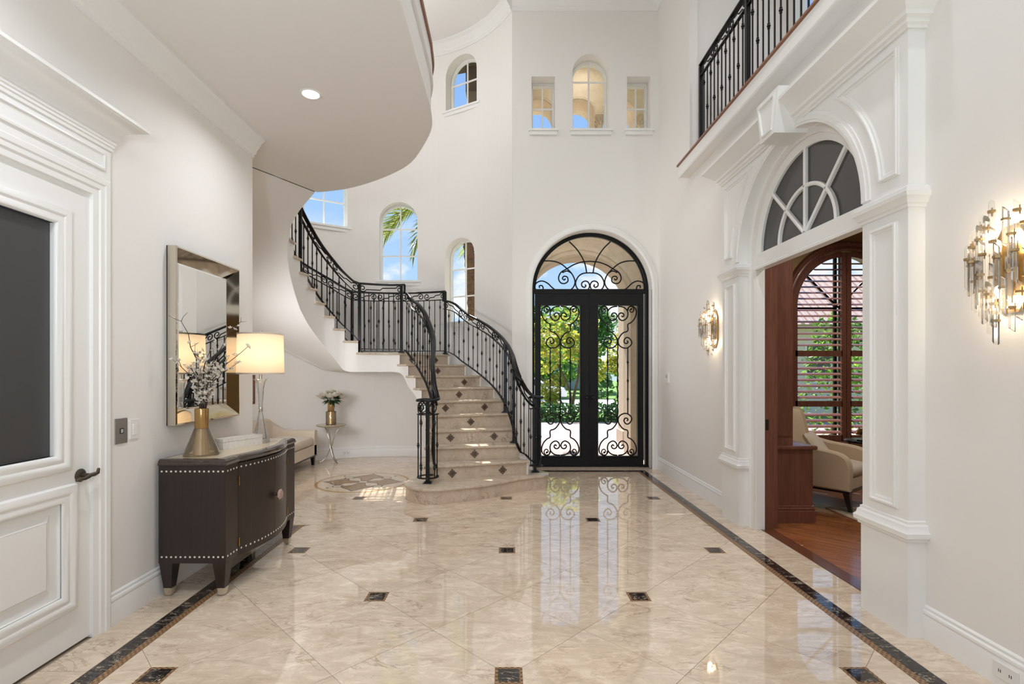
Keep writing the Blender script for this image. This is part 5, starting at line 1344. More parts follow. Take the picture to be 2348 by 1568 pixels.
bxo = empty('decorative_box', (-2.03, 3.86, TZ), 'long white bone inlay box lying on the sideboard beside the lamp', 'box', rz=R(-24))
MB().box(-0.045, -0.17, 0, 0.045, 0.17, 0.052).build('body', PEARL, bxo, 0); MB().box(-0.046, -0.171, 0.0535, 0.046, 0.171, 0.078).build('lid', PEARL, bxo, 0)

lx, ly = -1.965, 4.06
la = empty('table_lamp', (lx, ly, TZ), 'crystal table lamp with lit cream drum shade on the sideboard', 'lamp')
CRY2 = clearm('lamp_crystal', (0.98, 0.98, 0.975), 2.0, 0.04, 0.25, (0.16, (0.95, 0.95, 0.94)))
MB().box(-0.052, -0.052, 0, 0.052, 0.052, 0.035).build('base_block', CRY2, la, 0)
MB().lathe([(0.0, 0.035), (0.052, 0.037), (0.050, 0.055), (0.040, 0.11), (0.026, 0.18), (0.017, 0.235), (0.016, 0.25)], 10, cap=False).build('lower_stem', CRY2, la, 0)
MB().lathe([(0.016, 0.25), (0.0165, 0.252), (0.0165, 0.285), (0.016, 0.287)], 12).build('collar', CHROME, la, 40)
MB().lathe([(0.015, 0.287), (0.016, 0.31), (0.020, 0.38), (0.026, 0.44), (0.034, 0.485), (0.048, 0.508), (0.052, 0.512), (0.0, 0.514)], 10, cap=False).build('upper_stem', CRY2, la, 0)
MB().lathe([(0.012, 0.51), (0.012, 0.60), (0.004, 0.60), (0.004, 0.885), (0.003, 0.885)], 10).build('harp_rod', SILVER, la, 40)
MB().lathe([(0.010, 0.868), (0.011, 0.87), (0.011, 0.90), (0.010, 0.902)], 8).build('finial', CRY2, la, 40)
SHADE = bpy.data.materials.new('lit_shade'); nt, N, L = nodes_of(SHADE)
o_ = N.new('ShaderNodeOutputMaterial'); df = N.new('ShaderNodeBsdfDiffuse'); tr = N.new('ShaderNodeBsdfTranslucent'); ms = N.new('ShaderNodeMixShader')
df.inputs[0].default_value = (0.82, 0.72, 0.58, 1); tr.inputs[0].default_value = (0.92, 0.80, 0.64, 1); ms.inputs[0].default_value = 0.5
L.new(df.outputs[0], ms.inputs[1]); L.new(tr.outputs[0], ms.inputs[2]); L.new(ms.outputs[0], o_.inputs[0])
MB().lathe([(0.176, 0.558), (0.170, 0.872)], 40, cap=False).build('shade', SHADE, la, 60)
for z, r_ in ((0.558, 0.1765), (0.872, 0.1705)): MB().lathe([(r_ + 0.0015, z - 0.006), (r_ + 0.0015, z + 0.006), (r_ - 0.003, z + 0.006), (r_ - 0.003, z - 0.006)], 40, cap=False).build('shade_trim', CREAMF, la, 60)
MB().lathe([(0.0, 0.60), (0.02, 0.62), (0.032, 0.66), (0.03, 0.69), (0.0, 0.715)], 14, cap=False).build('bulb', mat('warm_bulb', (1, 1, 1), 0.5, emit=(1.0, 0.75, 0.45), estr=12), la, 60)
l = bpy.data.lights.new('lamp_light', 'POINT'); l.energy = 2.0; l.color = (1.0, 0.83, 0.62); l.shadow_soft_size = 0.05
o_ = bpy.data.objects.new('lamp_light', l); col.objects.link(o_); o_.location = (0, 0, 0.735); o_.parent = la

# ------------------------------------------------------------------ rotunda furniture: chaise, side table, vase, roses, picture
sf = empty('chaise_sofa', (-3.35, 6.95, 0), 'cream upholstered chaise with sloping back and dark legs under the stair', 'sofa')
SY0, SY1, SX0, SX1 = -1.15, 1.10, -0.42, 0.36
seat = MB().box(SX0 + 0.06, SY0 + 0.03, 0.17, SX1, SY1 - 0.03, 0.32)
seat.build('base', CREAMF, sf, 0)
def puff(x0, y0, z0, x1, y1, z1, r=0.05, dome=0.03, name='seat_cushion', parent=None, m=CREAMF):
    nx = 14; ny = 14; mb = MB(); vs = []
    prof = [(0.0, r), (0.25, r * 0.12), (1.0, 0)]
    rings = []
    poly = [(x0, y0), (x1, y0), (x1, y1), (x0, y1)]
    def rp(ins, rad):
        q = []
        a0, b0, a1, b1 = x0 + ins, y0 + ins, x1 - ins, y1 - ins
        for (cx2, cy2, s0) in ((a1 - rad, b0 + rad, -90), (a1 - rad, b1 - rad, 0), (a0 + rad, b1 - rad, 90), (a0 + rad, b0 + rad, 180)):
            q += [(cx2 + rad * math.cos(R(s0 + 22.5 * k)), cy2 + rad * math.sin(R(s0 + 22.5 * k))) for k in range(5)]
        return q
    h = z1 - z0
    lv = [(r * 0.5, z0), (r * 0.12, z0 + r * 0.3), (0, z0 + h * 0.5), (r * 0.12, z1 - r * 0.3), (r * 0.5, z1), (min(x1 - x0, y1 - y0) * 0.25, z1 + dome * 0.8), (min(x1 - x0, y1 - y0) * 0.42, z1 + dome)]
    for ins, z in lv:
        vs += [(p[0], p[1], z) for p in rp(ins, max(0.004, r - ins * 0.3))]
    n_ = 20
    fs = [(i * n_ + j, i * n_ + (j + 1) % n_, (i + 1) * n_ + (j + 1) % n_, (i + 1) * n_ + j) for i in range(len(lv) - 1) for j in range(n_)]
    fs += [tuple(range(n_))[::-1], tuple((len(lv) - 1) * n_ + j for j in range(n_))]
    mb.add(vs, fs); return mb.build(name, m, parent, 50)
puff(SX0 + 0.16, SY0 + 0.10, 0.325, SX1 - 0.005, SY1 - 0.13, 0.455, 0.05, 0.035, 'seat_cushion', sf)
def backz(s): return 0.56 + 0.20 * (0.5 + 0.5 * math.cos(PI * min(1, max(0, (s - 1.98) / 0.42))))
pathb = [(SX0 + 0.06, SY0 + 0.03 + (SY1 - SY0 - 0.2) * i / 20) for i in range(21)] + [(SX0 + 0.075, SY1 - 0.12), (SX0 + 0.12, SY1 - 0.075), (SX0 + 0.2, SY1 - 0.06)] + [(SX0 + 0.2 + (SX1 - SX0 - 0.2) * i / 12, SY1 - 0.06) for i in range(1, 13)]
acc = 0; mb = MB(); ring = []
for i, p in enumerate(pathb):
    if i: acc += math.hypot(p[0] - pathb[i - 1][0], p[1] - pathb[i - 1][1])
    a = Vector(pathb[max(0, i - 1)]); c_ = Vector(pathb[min(len(pathb) - 1, i + 1)]); t_ = (c_ - a).normalized(); nrm = Vector((t_.y, -t_.x))
    zt_ = backz(acc); o_ = []
    for (of, z) in ((0.06, 0.17), (0.06, zt_ - 0.05), (0.045, zt_ - 0.015), (0.0, zt_), (-0.045, zt_ - 0.015), (-0.06, zt_ - 0.05), (-0.06, 0.17)): o_.append((p[0] + nrm.x * of, p[1] + nrm.y * of, z))
    ring.append(o_)
vs = [v for o_ in ring for v in o_]; k7 = 7
fs = [(i * k7 + j, i * k7 + (j + 1) % k7, (i + 1) * k7 + (j + 1) % k7, (i + 1) * k7 + j) for i in range(len(ring) - 1) for j in range(k7)] + [tuple(range(k7)), tuple((len(ring) - 1) * k7 + j for j in range(k7))]
mb.add(vs, fs); mb.build('backrest', CREAMF, sf, 50)
MB().box(SX0 + 0.02, SY0 + 0.02, 0.145, SX1 - 0.006, SY1 - 0.01, 0.172).build('bottom_rail', BLACKP, sf, 0)
for (a, b_) in ((SX1 - 0.05, SY1 - 0.06), (SX0 + 0.08, SY1 - 0.06), (SX1 - 0.05, SY0 + 0.08), (SX0 + 0.08, SY0 + 0.08)):
    MB().add([(a - 0.032, b_ - 0.032, 0.15), (a + 0.032, b_ - 0.032, 0.15), (a + 0.032, b_ + 0.032, 0.15), (a - 0.032, b_ + 0.032, 0.15), (a - 0.016, b_ - 0.01, 0), (a + 0.018, b_ - 0.01, 0), (a + 0.018, b_ + 0.024, 0), (a - 0.016, b_ + 0.024, 0)],
             [(0, 1, 2, 3), (7, 6, 5, 4), (0, 4, 5, 1), (1, 5, 6, 2), (2, 6, 7, 3), (3, 7, 4, 0)]).build('leg', BLACKP, sf, 0)

tb = empty('side_table', (-2.83, 8.22, 0), 'round stone-topped side table on curved metal legs beside the chaise', 'table')
MB().lathe([(0.0, 0.595), (0.215, 0.595), (0.228, 0.603), (0.233, 0.612), (0.228, 0.622), (0.0, 0.624)], 36, cap=False).build('table_top', marble('table_stone', (0.50, 0.42, 0.32), (0.40, 0.31, 0.22), (0.2, 0.15, 0.1), 0.12, 4), tb, 50)
for k in range(3):
    a = R(25 + 120 * k); c_, s_ = math.cos(a), math.sin(a)
    pr = [(0.175, 0.595), (0.11, 0.53), (0.055, 0.42), (0.018, 0.28), (-0.02, 0.20), (-0.06, 0.11), (-0.115, 0.045), (-0.18, 0.010)]
    pts = [tuple(q) for q in smooth_pts([(r_ * c_ - 0.012 * s_, r_ * s_ + 0.012 * c_, z) for r_, z in pr], 3)]
    lg = MB().tube(pts, 0.0085, 7).build('leg', CHROME, tb, 60)
    MB().lathe([(0.006, 0.0), (0.014, 0.004), (0.012, 0.012), (0.0, 0.016)], 10, (-0.18 * c_ - 0.012 * s_, -0.18 * s_ + 0.012 * c_, 0), cap=False).build('foot', CHROME, lg, 50)
fv = empty('flower_vase', (-2.83, 8.22, 0.6245), 'clear and gold cylinder vase with white roses on the side table', 'vase')
MB().lathe([(0.0, 0.0), (0.080, 0.002), (0.083, 0.01), (0.083, 0.205), (0.080, 0.208)], 26, cap=False).build('glass_cylinder', SMOKEG, fv, 50)
MB().lathe([(0.0, 0.004), (0.072, 0.006), (0.048, 0.205), (0.0, 0.206)], 26, cap=False).build('inner_cone', mat('bronze_cone', (0.60, 0.48, 0.32), 0.25, 0.6), fv, 50)
MB().lathe([(0.050, 0.205), (0.053, 0.208), (0.053, 0.372), (0.050, 0.376), (0.046, 0.37), (0.046, 0.21)], 26, cap=False).build('neck', mat('amber_metal_dark', (0.42, 0.26, 0.10), 0.25, 0.6), fv, 50)
def rose(mb, c, s, rr):
    for layer, (n_, r_, op) in enumerate(((4, 0.35, 0.15), (5, 0.62, 0.5), (6, 0.95, 0.95), (7, 1.15, 1.25))):
        for k in range(n_):
            a = 2 * PI * (k + 0.5 * (layer % 2)) / n_ + rr.uniform(-0.2, 0.2)
            d_ = Vector((math.cos(a), math.sin(a), 0)); t_ = Vector((-math.sin(a), math.cos(a), 0)); w_ = s * r_ * 0.62; h_ = s * (1.0 - 0.10 * layer)
            b0 = d_ * s * r_ * 0.22; m0 = d_ * s * r_ * (0.62 + 0.12 * op) + Vector((0, 0, h_ * 0.5)); t0 = d_ * s * r_ * (0.62 + 0.38 * op) + Vector((0, 0, h_ * (1.0 - 0.12 * op)))
            vs = [b0 - t_ * w_ * 0.4, b0 + t_ * w_ * 0.4, m0 + t_ * w_ - d_ * 0.15 * s, m0, m0 - t_ * w_ - d_ * 0.15 * s, t0 + t_ * w_ * 0.6 - d_ * 0.1 * s, t0 + Vector((0, 0, 0.08 * s)), t0 - t_ * w_ * 0.6 - d_ * 0.1 * s]
            mb.add([c + v for v in vs], [(0, 1, 3), (1, 2, 3), (0, 3, 4), (3, 2, 5, 6), (4, 3, 6, 7)])
spots = [(0, 0, 0.125), (0.10, 0.0, 0.085), (-0.10, 0.02, 0.09), (0.03, 0.10, 0.08), (0.02, -0.11, 0.06), (-0.065, -0.085, 0.08), (0.085, -0.075, 0.075), (-0.06, 0.085, 0.09), (0.14, 0.05, 0.05), (-0.145, -0.03, 0.05)]
ROSEL = ['topmost white rose', 'white rose right of the top one', 'white rose left of the top one', 'white rose hidden at the back', 'lowest white rose at the front', 'white rose at the front left', 'white rose at the front right', 'white rose at the back left', 'outermost white rose on the right side', 'outermost white rose on the left side']
for i, (x_, y_, z_) in enumerate(spots):
    rr = random.Random(i); r_ = empty('white_rose', (-2.83 + x_, 8.22 + y_, 0.6245 + 0.376 + z_), ROSEL[i] + ' of the bouquet on the side table', 'flower', 'white roses in the gold-necked vase')
    mb = MB(); rose(mb, Vector((0, 0, 0)), 0.072, rr); mb.build('petals', PETAL, r_, 40, False)
    MB().tube([(0, 0, 0.01), (-x_ * 0.5, -y_ * 0.5, -z_ * 0.5 - 0.03), (-x_ * 0.85, -y_ * 0.85, -z_ - 0.05), (-x_ * 0.9, -y_ * 0.9, -z_ - 0.16)], 0.003, 5).build('stem', LEAF_R, r_, 40)
fg = MB(); rr = random.Random(5)
for i in range(46):
    a = rr.uniform(0, 2 * PI); el = rr.uniform(-0.7, 0.35); d_ = Vector((math.cos(a) * math.cos(el), math.sin(a) * math.cos(el), math.sin(el))); t_ = Vector((-math.sin(a), math.cos(a), 0)); L_ = rr.uniform(0.10, 0.17)
    b0 = d_ * 0.045 + Vector((0, 0, 0.03)); fg.add([b0, b0 + d_ * L_ * 0.5 + t_ * 0.02 + Vector((0, 0, 0.012)), b0 + d_ * L_, b0 + d_ * L_ * 0.5 - t_ * 0.02 + Vector((0, 0, 0.012))], [(0, 1, 2, 3)])
o = fg.build('rose_foliage', LEAF_R, None, 0, False); o.location = (-2.83, 8.22, 0.6245 + 0.376); tag(o, 'dark green leaves below the white roses', 'leaves', kind='stuff')
pq = cyl(158.5, RW - 0.022)
pf = empty('framed_picture', (pq[0], pq[1], 1.21), 'brown framed picture glimpsed past the lamp beneath the stair', 'picture', rz=R(158.5 + 180))
MB().box(-0.015, -0.20, -0.22, 0.015, 0.20, 0.22).build('frame', MAHOG, pf, 0); MB().box(0.0155, -0.16, -0.18, 0.018, 0.16, 0.18).build('print', mat('picture_paper', (0.35, 0.28, 0.2), 0.7), pf, 0)
# ------------------------------------------------------------------ library beyond the right opening
LX0, LX1, LYB, LYF, LZC = XR + 0.10, 6.6, 2.30, 7.40, 3.55
GOLDW = paint('library_paint', (0.42, 0.29, 0.13), 0.7)
WCX, WHW, WZ0, WSP = 5.03, 0.80, 0.46, 2.45               # arched library window
hole = [(WCX - WHW, WZ0), (WCX + WHW, WZ0)] + arc(WCX, WSP, WHW, 0, 180, 28)
struct('wall_library_front', MB().plate([(LX0, 0), (LX1, 0), (LX1, LZC), (LX0, LZC)], [hole], 0, 0.30, lambda u, v, w: (u, LYF + w, v)), GOLDW, label='golden library wall around the shuttered window', cat='wall')
struct('wall_library_side', MB().box(LX1, LYB, 0, LX1 + 0.15, LYF + 0.3, LZC), GOLDW, label='far side wall of the library', cat='wall')
struct('wall_library_back', MB().box(LX0, LYB - 0.15, 0, LX1, LYB, LZC), GOLDW, label='near wall of the library', cat='wall')
struct('ceiling', MB().box(LX0, LYB, LZC, LX1 + 0.15, LYF + 0.3, LZC + 0.1), MAHOG, label='dark wooden library ceiling', cat='ceiling')
lf = MB().box(LX0 - 0.02, LYB, -0.05, LX1, LYF, -0.005).build('floor', GROUT, None, 0); tag(lf, 'reddish diagonal plank floor of the library', 'floor', kind='structure')
def plank(poly, m=PLANKM, ang=0.0, par=lf):
    if len(poly) < 3 or abs(area(poly)) < 0.002: return
    if area(poly) < 0: poly = poly[::-1]
    c = (sum(p[0] for p in poly) / len(poly), sum(p[1] for p in poly) / len(poly)); ca, sa = math.cos(-ang), math.sin(-ang)
    loc = [((p[0] - c[0]) * ca - (p[1] - c[1]) * sa, (p[0] - c[0]) * sa + (p[1] - c[1]) * ca) for p in inset(poly, 0.0006)]
    k = len(loc)
    o = MB().add([(x_, y_, 0.0) for x_, y_ in loc] + [(x_, y_, -0.005) for x_, y_ in loc], [tuple(range(k))] + [(i, i + k, (i + 1) % k + k, (i + 1) % k) for i in range(k)]).build('plank', m, par, 0, False)
    o.location = (c[0], c[1], 0); o.rotation_euler = (0, 0, ang)
reg = [(LX0 + 0.085, LYB), (5.4, LYB), (5.4, LYF), (LX0 + 0.085, LYF)]
PW = 0.095; rp_ = random.Random(3)
ang = R(-45); ux, uy = math.cos(ang), math.sin(ang); wx, wy = -uy, ux
for r_ in range(-40, 45):
    s = -4.5 + rp_.uniform(0, 1.0)
    while s < 4.5:
        L_ = rp_.uniform(0.8, 1.7)
        o_ = (3.9, 4.85)
        q = [(o_[0] + ux * a + wx * b_, o_[1] + uy * a + wy * b_) for a, b_ in ((s, r_ * PW), (s + L_, r_ * PW), (s + L_, (r_ + 1) * PW), (s, (r_ + 1) * PW))]
        cxy = (sum(p[0] for p in q) / 4, sum(p[1] for p in q) / 4)
        q = clip_convex(q, reg)
        if len(q) >= 3 and cxy[1] < 6.6 and cxy[1] > 2.9 and cxy[0] < 4.9: plank(q, PLANKM, ang)
        s += L_
y_ = LYB
while y_ < LYF:
    plank([(LX0 - 0.03, y_), (LX0 + 0.085, y_), (LX0 + 0.085, min(LYF, y_ + 1.1)), (LX0 - 0.03, min(LYF, y_ + 1.1))], PLANKD); y_ += 1.1
# pocket-door jamb and the side of the built-in bookcase
bc = empty('bookcase', (2.60, 4.95, 0), 'tall mahogany built-in bookcase end with low cabinet beyond the library opening', 'bookcase')
mkb = lambda *b_: MB().box(b_[0] - 2.60, b_[1] - 4.95, b_[2], b_[3] - 2.60, b_[4] - 4.95, b_[5])
mkb(2.575, 4.94, 0.13, 3.02, 6.9, 0.715).build('base_cabinet', MAHOG, bc, 0)
mb = MB(); mb.msweep([(2.575 - 2.60, 6.9 - 4.95), (2.575 - 2.6, -0.01), (3.02 - 2.60, -0.01), (3.02 - 2.60, 6.9 - 4.95)], [(0.0, 0.0), (-0.018, 0.0), (-0.018, 0.115), (-0.012, 0.125), (-0.018, 0.137), (-0.010, 0.15), (-0.010, 0.165), (0.0, 0.17)], False); mb.build('plinth', MAHOG, bc, 30)
mb = MB().slab([(2.56 - 2.6, -0.03), (3.055 - 2.6, -0.03), (3.055 - 2.6, 1.96), (2.56 - 2.6, 1.96)], 0.715, 0.755, 0.012); mb.build('counter', MAHOG, bc, 40)
mkb(2.575, 4.95, 0.755, 2.83, 6.9, 3.3).build('upper_case', MAHOG, bc, 0)
mkb(2.585, 4.942, 0.85, 2.82, 4.95, 3.2).build('end_panel', MAHOG, bc, 0)
jm = empty('door_4', (LX0, 4.8, 0), 'mahogany pocket door edge with a dark latch in the library opening', 'door', kind='structure')
MB().box(-0.015, -0.055, 0, 0.055, 0.06, 2.56).build('jamb', MAHOG, jm, 0); MB().box(0.060, -0.045, 0.0, 0.135, 0.10, 2.56).build('door_edge', MAHOG, jm, 0)
MB().box(0.062 - 0.045, -0.0575, 0.93, 0.062 - 0.018, -0.0545, 1.03).build('latch', BLACKP, jm, 0)
struct('wall_library_foyer', MB().box(LX0, OPY1 + 0.13, 0, LX0 + 0.115, LYF, 3.5), MAHOG, label='panelled library wall beside the pocket door', cat='wall')
# window: mahogany surround, plantation shutters, metal sash and glass
lw = empty('window_%d' % (n + 1), (WCX, LYF, WZ0), 'arched library window with mahogany plantation shutters', 'window', kind='structure')
wm = lambda u, v, w: (u, -w, v)                            # local, w into the room
HT = WSP - WZ0
IWp = [(WHW, 0.0), (WHW, HT)] + arc(0, HT, WHW, 0, 180, 30)[1:-1] + [(-WHW, HT), (-WHW, 0)]
MB().msweep(IWp, [(-v, w) for v, w in [(0.0, -0.28), (0.0, 0.03), (0.03, 0.045), (0.05, 0.03), (0.07, 0.03), (0.09, 0.05), (0.12, 0.055), (0.135, 0.03), (0.14, 0.0)]], False, wm).build('casing', MAHOG, lw, 40)
MB().box(-WHW - 0.18, -0.10, -0.04, WHW + 0.18, 0.28, 0.0).build('sill', MAHOG, lw, 0)
sh0 = 0.055
def zlim(u): return HT + math.sqrt(max(0, (WHW - 0.0) ** 2 - u * u))
for s in (-1, 1):
    sh = empty('shutter', (0, 0, 0)); sh.parent = lw
    xa, xb = (0.006, WHW - 0.004)
    fr = MB()
    W0, W1 = -0.05, -0.015
    def bar(u0, u1, v0, v1): fr.box(min(s * u0, s * u1), 0.015, v0, max(s * u0, s * u1), 0.05, v1)
    bar(0.004, 0.072, 0.0, zlim(0.05) - 0.01)                                                   # meeting stile
    ol = arc(0, HT, WHW - 0.004, 0, 84, 20); il = arc(0, HT, WHW - 0.080, 0, 84, 20)
    pl = [(WHW - 0.004, 0.0)] + ol + il[::-1] + [(WHW - 0.080, 0.0)]
    pl = [(s * u, v) for u, v in pl]
    if s < 0: pl = pl[::-1]
    fr.plate(pl, [], -0.05, -0.015, wm)
    rails = [0.0, 0.505, 1.245]; rh = 0.085
    for v in rails: bar(0.06, WHW - 0.05, v, v + rh)
    fr.build('shutter_frame', MAHOG, sh, 20)
    lv_mesh = {}
    v = 0.13
    pitch = 0.0855
    while v < HT + WHW - 0.14:
        if not any(r_ - 0.035 < v < r_ + rh + 0.035 for r_ in rails):
            um = WHW - 0.080 if v < HT else math.sqrt(max(0.0, (WHW - 0.080) ** 2 - (v + 0.01 - HT) ** 2))
            if um > 0.14:
                Mx = Matrix.Translation((s * (0.072 + um) / 2, 0.033, v)) @ Matrix.Rotation(R(26), 4, 'X')
                L_ = (um - 0.072) / 2 - 0.002
                pr = [(-0.042, 0), (-0.03, 0.0045), (0, 0.006), (0.03, 0.0045), (0.042, 0), (0.03, -0.0045), (0, -0.006), (-0.03, -0.0045)]
                vs = [(-L_, a, b_) for a, b_ in pr] + [(L_, a, b_) for a, b_ in pr]
                lo_ = MB().add(vs, [(j, (j + 1) % 8, (j + 1) % 8 + 8, j + 8) for j in range(8)] + [tuple(range(8))[::-1], tuple(range(8, 16))]).build('louver', MAHOG, sh, 60)
                lo_.matrix_local = Mx
        v += pitch
    sash = MB().box(min(s * 0.02, s * 0.06), 0.20, 0.0, max(s * 0.02, s * 0.06), 0.235, zlim(0.04) - 0.01).box(min(s * 0.02, s * WHW), 0.20, HT - 0.05, max(s * 0.02, s * WHW), 0.235, HT)
    sash.msweep([(0.0, HT), (s * WHW * 0.707, HT + WHW * 0.707)], [(-0.012, -0.2), (-0.012, -0.23), (0.012, -0.23), (0.012, -0.2)], False, wm)
    sash.build('sash_bar', DOORIRON, sh, 0)
pp_ = [(WHW, 0)] + arc(0, HT, WHW, 0, 180, 28) + [(-WHW, 0)]
MB().add([(u, 0.22, v) for u, v in pp_], [tuple(range(len(pp_)))]).build('pane', PANE, lw, 0)

# rug, armchair, pillow, little table with a bronze leaf
rg = empty('area_rug', (4.6, 4.35, 0.0), 'grey brown rug with beige border under the armchair', 'rug')
MB().box(-1.12, -1.25, 0.0015, 1.12, 1.12, 0.011).build('border', fabric('rug_border', (0.42, 0.32, 0.20), (0.5, 0.4, 0.27)), rg, 0)
MB().box(-1.04, -1.17, 0.009, 1.04, 1.04, 0.0135).build('field', fabric('rug_field', (0.14, 0.115, 0.095), (0.22, 0.18, 0.15)), rg, 0)
fa = R(-52)                                               # facing direction: right and towards the foyer
ac = empty('armchair', (3.62, 5.73, 0.0), 'cream armchair with swooping arms seen through the library opening', 'armchair', rz=fa)
AZ = 0.012
# local: +x is the way it faces, y across
MB().box(-0.34, -0.31, 0.24, 0.36, 0.31, 0.36).build('base', TANF, ac, 0)
puff(-0.24, -0.255, 0.362, 0.375, 0.255, 0.475, 0.05, 0.035, 'seat_cushion', ac, SATIN)
def arm(s):
    prof = [(-0.40, 0.23), (0.375, 0.23), (0.385, 0.40), (0.38, 0.50), (0.35, 0.575), (0.28, 0.62), (0.16, 0.645), (0.0, 0.66), (-0.16, 0.69), (-0.30, 0.74), (-0.40, 0.78)]
    pr = [tuple(q) for q in smooth_pts(prof[2:], 3)]; pr = prof[:2] + pr
    y0_, y1_ = (0.265, 0.375) if s > 0 else (-0.375, -0.265)
    rings = []
    vs = []
    for ins, y_ in ((0.02, y0_), (0.004, y0_ + 0.015), (0.0, (y0_ + y1_) / 2), (0.004, y1_ - 0.015), (0.02, y1_)):
        vs += [(p[0], y_, p[1]) for p in inset(pr, ins)]
    k = len(pr)
    fs = [(i * k + j, i * k + (j + 1) % k, (i + 1) * k + (j + 1) % k, (i + 1) * k + j) for i in range(4) for j in range(k)] + [tuple(range(k))[::-1], tuple(4 * k + j for j in range(k))]
    MB().add(vs, fs).build('armrest', TANF, ac, 40)
arm(1); arm(-1)
bk = [(-0.24, 0.36), (-0.27, 0.60), (-0.32, 0.86), (-0.36, 0.99), (-0.40, 1.02), (-0.45, 1.01), (-0.475, 0.96), (-0.46, 0.80), (-0.42, 0.50), (-0.38, 0.24), (-0.30, 0.24)]
bks = [p[:2] for p in smooth_pts(bk, 3)]
vs = []
for ins, y_ in ((0.03, -0.31), (0.006, -0.29), (0.0, -0.20), (0.0, 0.20), (0.006, 0.29), (0.03, 0.31)): vs += [(p[0], y_, p[1]) for p in inset(bks[::-1], ins)]
k = len(bks)
MB().add(vs, [(i * k + j, i * k + (j + 1) % k, (i + 1) * k + (j + 1) % k, (i + 1) * k + j) for i in range(5) for j in range(k)] + [tuple(range(k))[::-1], tuple(5 * k + j for j in range(k))]).build('backrest', TANF, ac, 40)
MB().box(-0.36, -0.33, 0.205, 0.365, 0.33, 0.24).build('bottom_rail', BLACKP, ac, 0)
for a, b_ in ((0.33, 0.30), (0.33, -0.30), (-0.34, 0.30), (-0.34, -0.30)):
    dx = 0.035 if a > 0 else -0.06
    MB().add([(a - 0.03, b_ - 0.03, 0.21), (a + 0.03, b_ - 0.03, 0.21), (a + 0.03, b_ + 0.03, 0.21), (a - 0.03, b_ + 0.03, 0.21)] + [(a + dx + q * 0.017, b_ + w_ * 0.017, AZ) for q, w_ in ((-1, -1), (1, -1), (1, 1), (-1, 1))],
             [(0, 1, 2, 3), (7, 6, 5, 4), (0, 4, 5, 1), (1, 5, 6, 2), (2, 6, 7, 3), (3, 7, 4, 0)]).build('leg', BLACKP, ac, 0)
pw = empty('throw_pillow', (3.58, 5.77, 0.63), 'small cream pillow leaning in the armchair', 'pillow', rz=fa + R(8))
mb = MB(); vs = []; n_ = 12
for sgn in (1, -1):
    for i in range(n_ + 1):
        for j in range(n_ + 1):
            u, v = -1 + 2 * i / n_, -1 + 2 * j / n_
            th_ = 0.065 * (max(0, 1 - u ** 4) * max(0, 1 - v ** 4)) ** 0.6; e_ = 1 - 0.05 * (1 - abs(u * v))
            vs.append((sgn * th_ - 0.10 * (v) , u * 0.20 * (0.94 + 0.06 * v * v), v * 0.15 * (0.94 + 0.06 * u * u)))
k = (n_ + 1) ** 2
fs = [(b_ + i * (n_ + 1) + j, b_ + (i + 1) * (n_ + 1) + j, b_ + (i + 1) * (n_ + 1) + j + 1, b_ + i * (n_ + 1) + j + 1) for b_ in (0, k) for i in range(n_) for j in range(n_)]
mb.add(vs, fs).build('cushion', SATIN, pw, 60)
lt = empty('end_table', (4.72, 6.55, 0), 'small black end table by the library window', 'table')
MB().slab(arc(0, 0, 0.26, 0, 345, 23), 0.56, 0.59, 0.008).build('table_top', BLACKP, lt, 40)
for k in range(4):
    a = R(45 + 90 * k); MB().tube([(0.18 * math.cos(a), 0.18 * math.sin(a), 0), (0.20 * math.cos(a), 0.20 * math.sin(a), 0.56)], 0.014, 6).build('leg', BLACKP, lt, 40)
le = empty('leaf_sculpture', (4.57, 6.45, 0.59), 'bronze ginkgo leaf sculpture on the small black end table', 'sculpture', rz=R(15))
mb = MB(); vs = []; fs = []
for i in range(13):
    a = R(8 + 164 * i / 12); lob = 1 - 0.22 * math.exp(-((i - 6) / 1.1) ** 2)
    for j, r_ in enumerate((0.015, 0.06, 0.105)):
        rr_ = r_ * (lob if j == 2 else 1); vs.append((rr_ * math.cos(a) * 1.0, 0.012 * math.sin(i * 1.4) * j * 0.5, 0.075 + rr_ * math.sin(a)))
for i in range(12):
    for j in range(2): fs.append((i * 3 + j, i * 3 + j + 1, (i + 1) * 3 + j + 1, (i + 1) * 3 + j))
mb.add(vs, fs); o = mb.build('blade', mat('bronze', (0.35, 0.22, 0.10), 0.3, 0.9), le, 60)
so = o.modifiers.new('thick', 'SOLIDIFY'); so.thickness = 0.006
MB().tube([(0, 0, 0.02), (0.004, 0, 0.05), (0, 0, 0.09)], 0.005, 6).build('stalk', GOLDDK, le, 40); MB().box(-0.045, -0.03, 0, 0.045, 0.03, 0.02).build('base', BLACKP, le, 0)

# ------------------------------------------------------------------ outside: portico, drive, garden
GZ = -0.16
pc = empty('portico', (1.32, 9.25, 0), 'tan limestone entry portico with arched opening and small arcade above', 'portico')
lm = lambda u, v, w: (u - 1.32, 9.0 + w - 9.25, v)
PR, PSP = 0.93, 2.60
outer = [(-0.30, GZ), (1.32 - PR, GZ)] + arc(1.32, PSP, PR, 180, 0, 32) + [(1.32 + PR, GZ), (3.1, GZ), (3.1, 7.0), (-0.30, 7.0)]
arcs = []
for cx_ in (1.32 - 0.72, 1.32, 1.32 + 0.72):
    arcs.append([(cx_ - 0.29, 4.9), (cx_ + 0.29, 4.9)] + arc(cx_, 6.03, 0.29, 0, 180, 16))
MB().plate(outer, arcs, 0, 0.5, lm).build('stone_wall', STONE, pc, 20)
MB().msweep(arc(1.32, PSP, PR, 180, 0, 36), [(0.0, 0.0), (0.0, -0.03), (0.04, -0.05), (0.10, -0.03), (0.12, -0.045), (0.17, -0.03), (0.19, 0)], False, lm).build('arch_moulding', STONE, pc, 40)
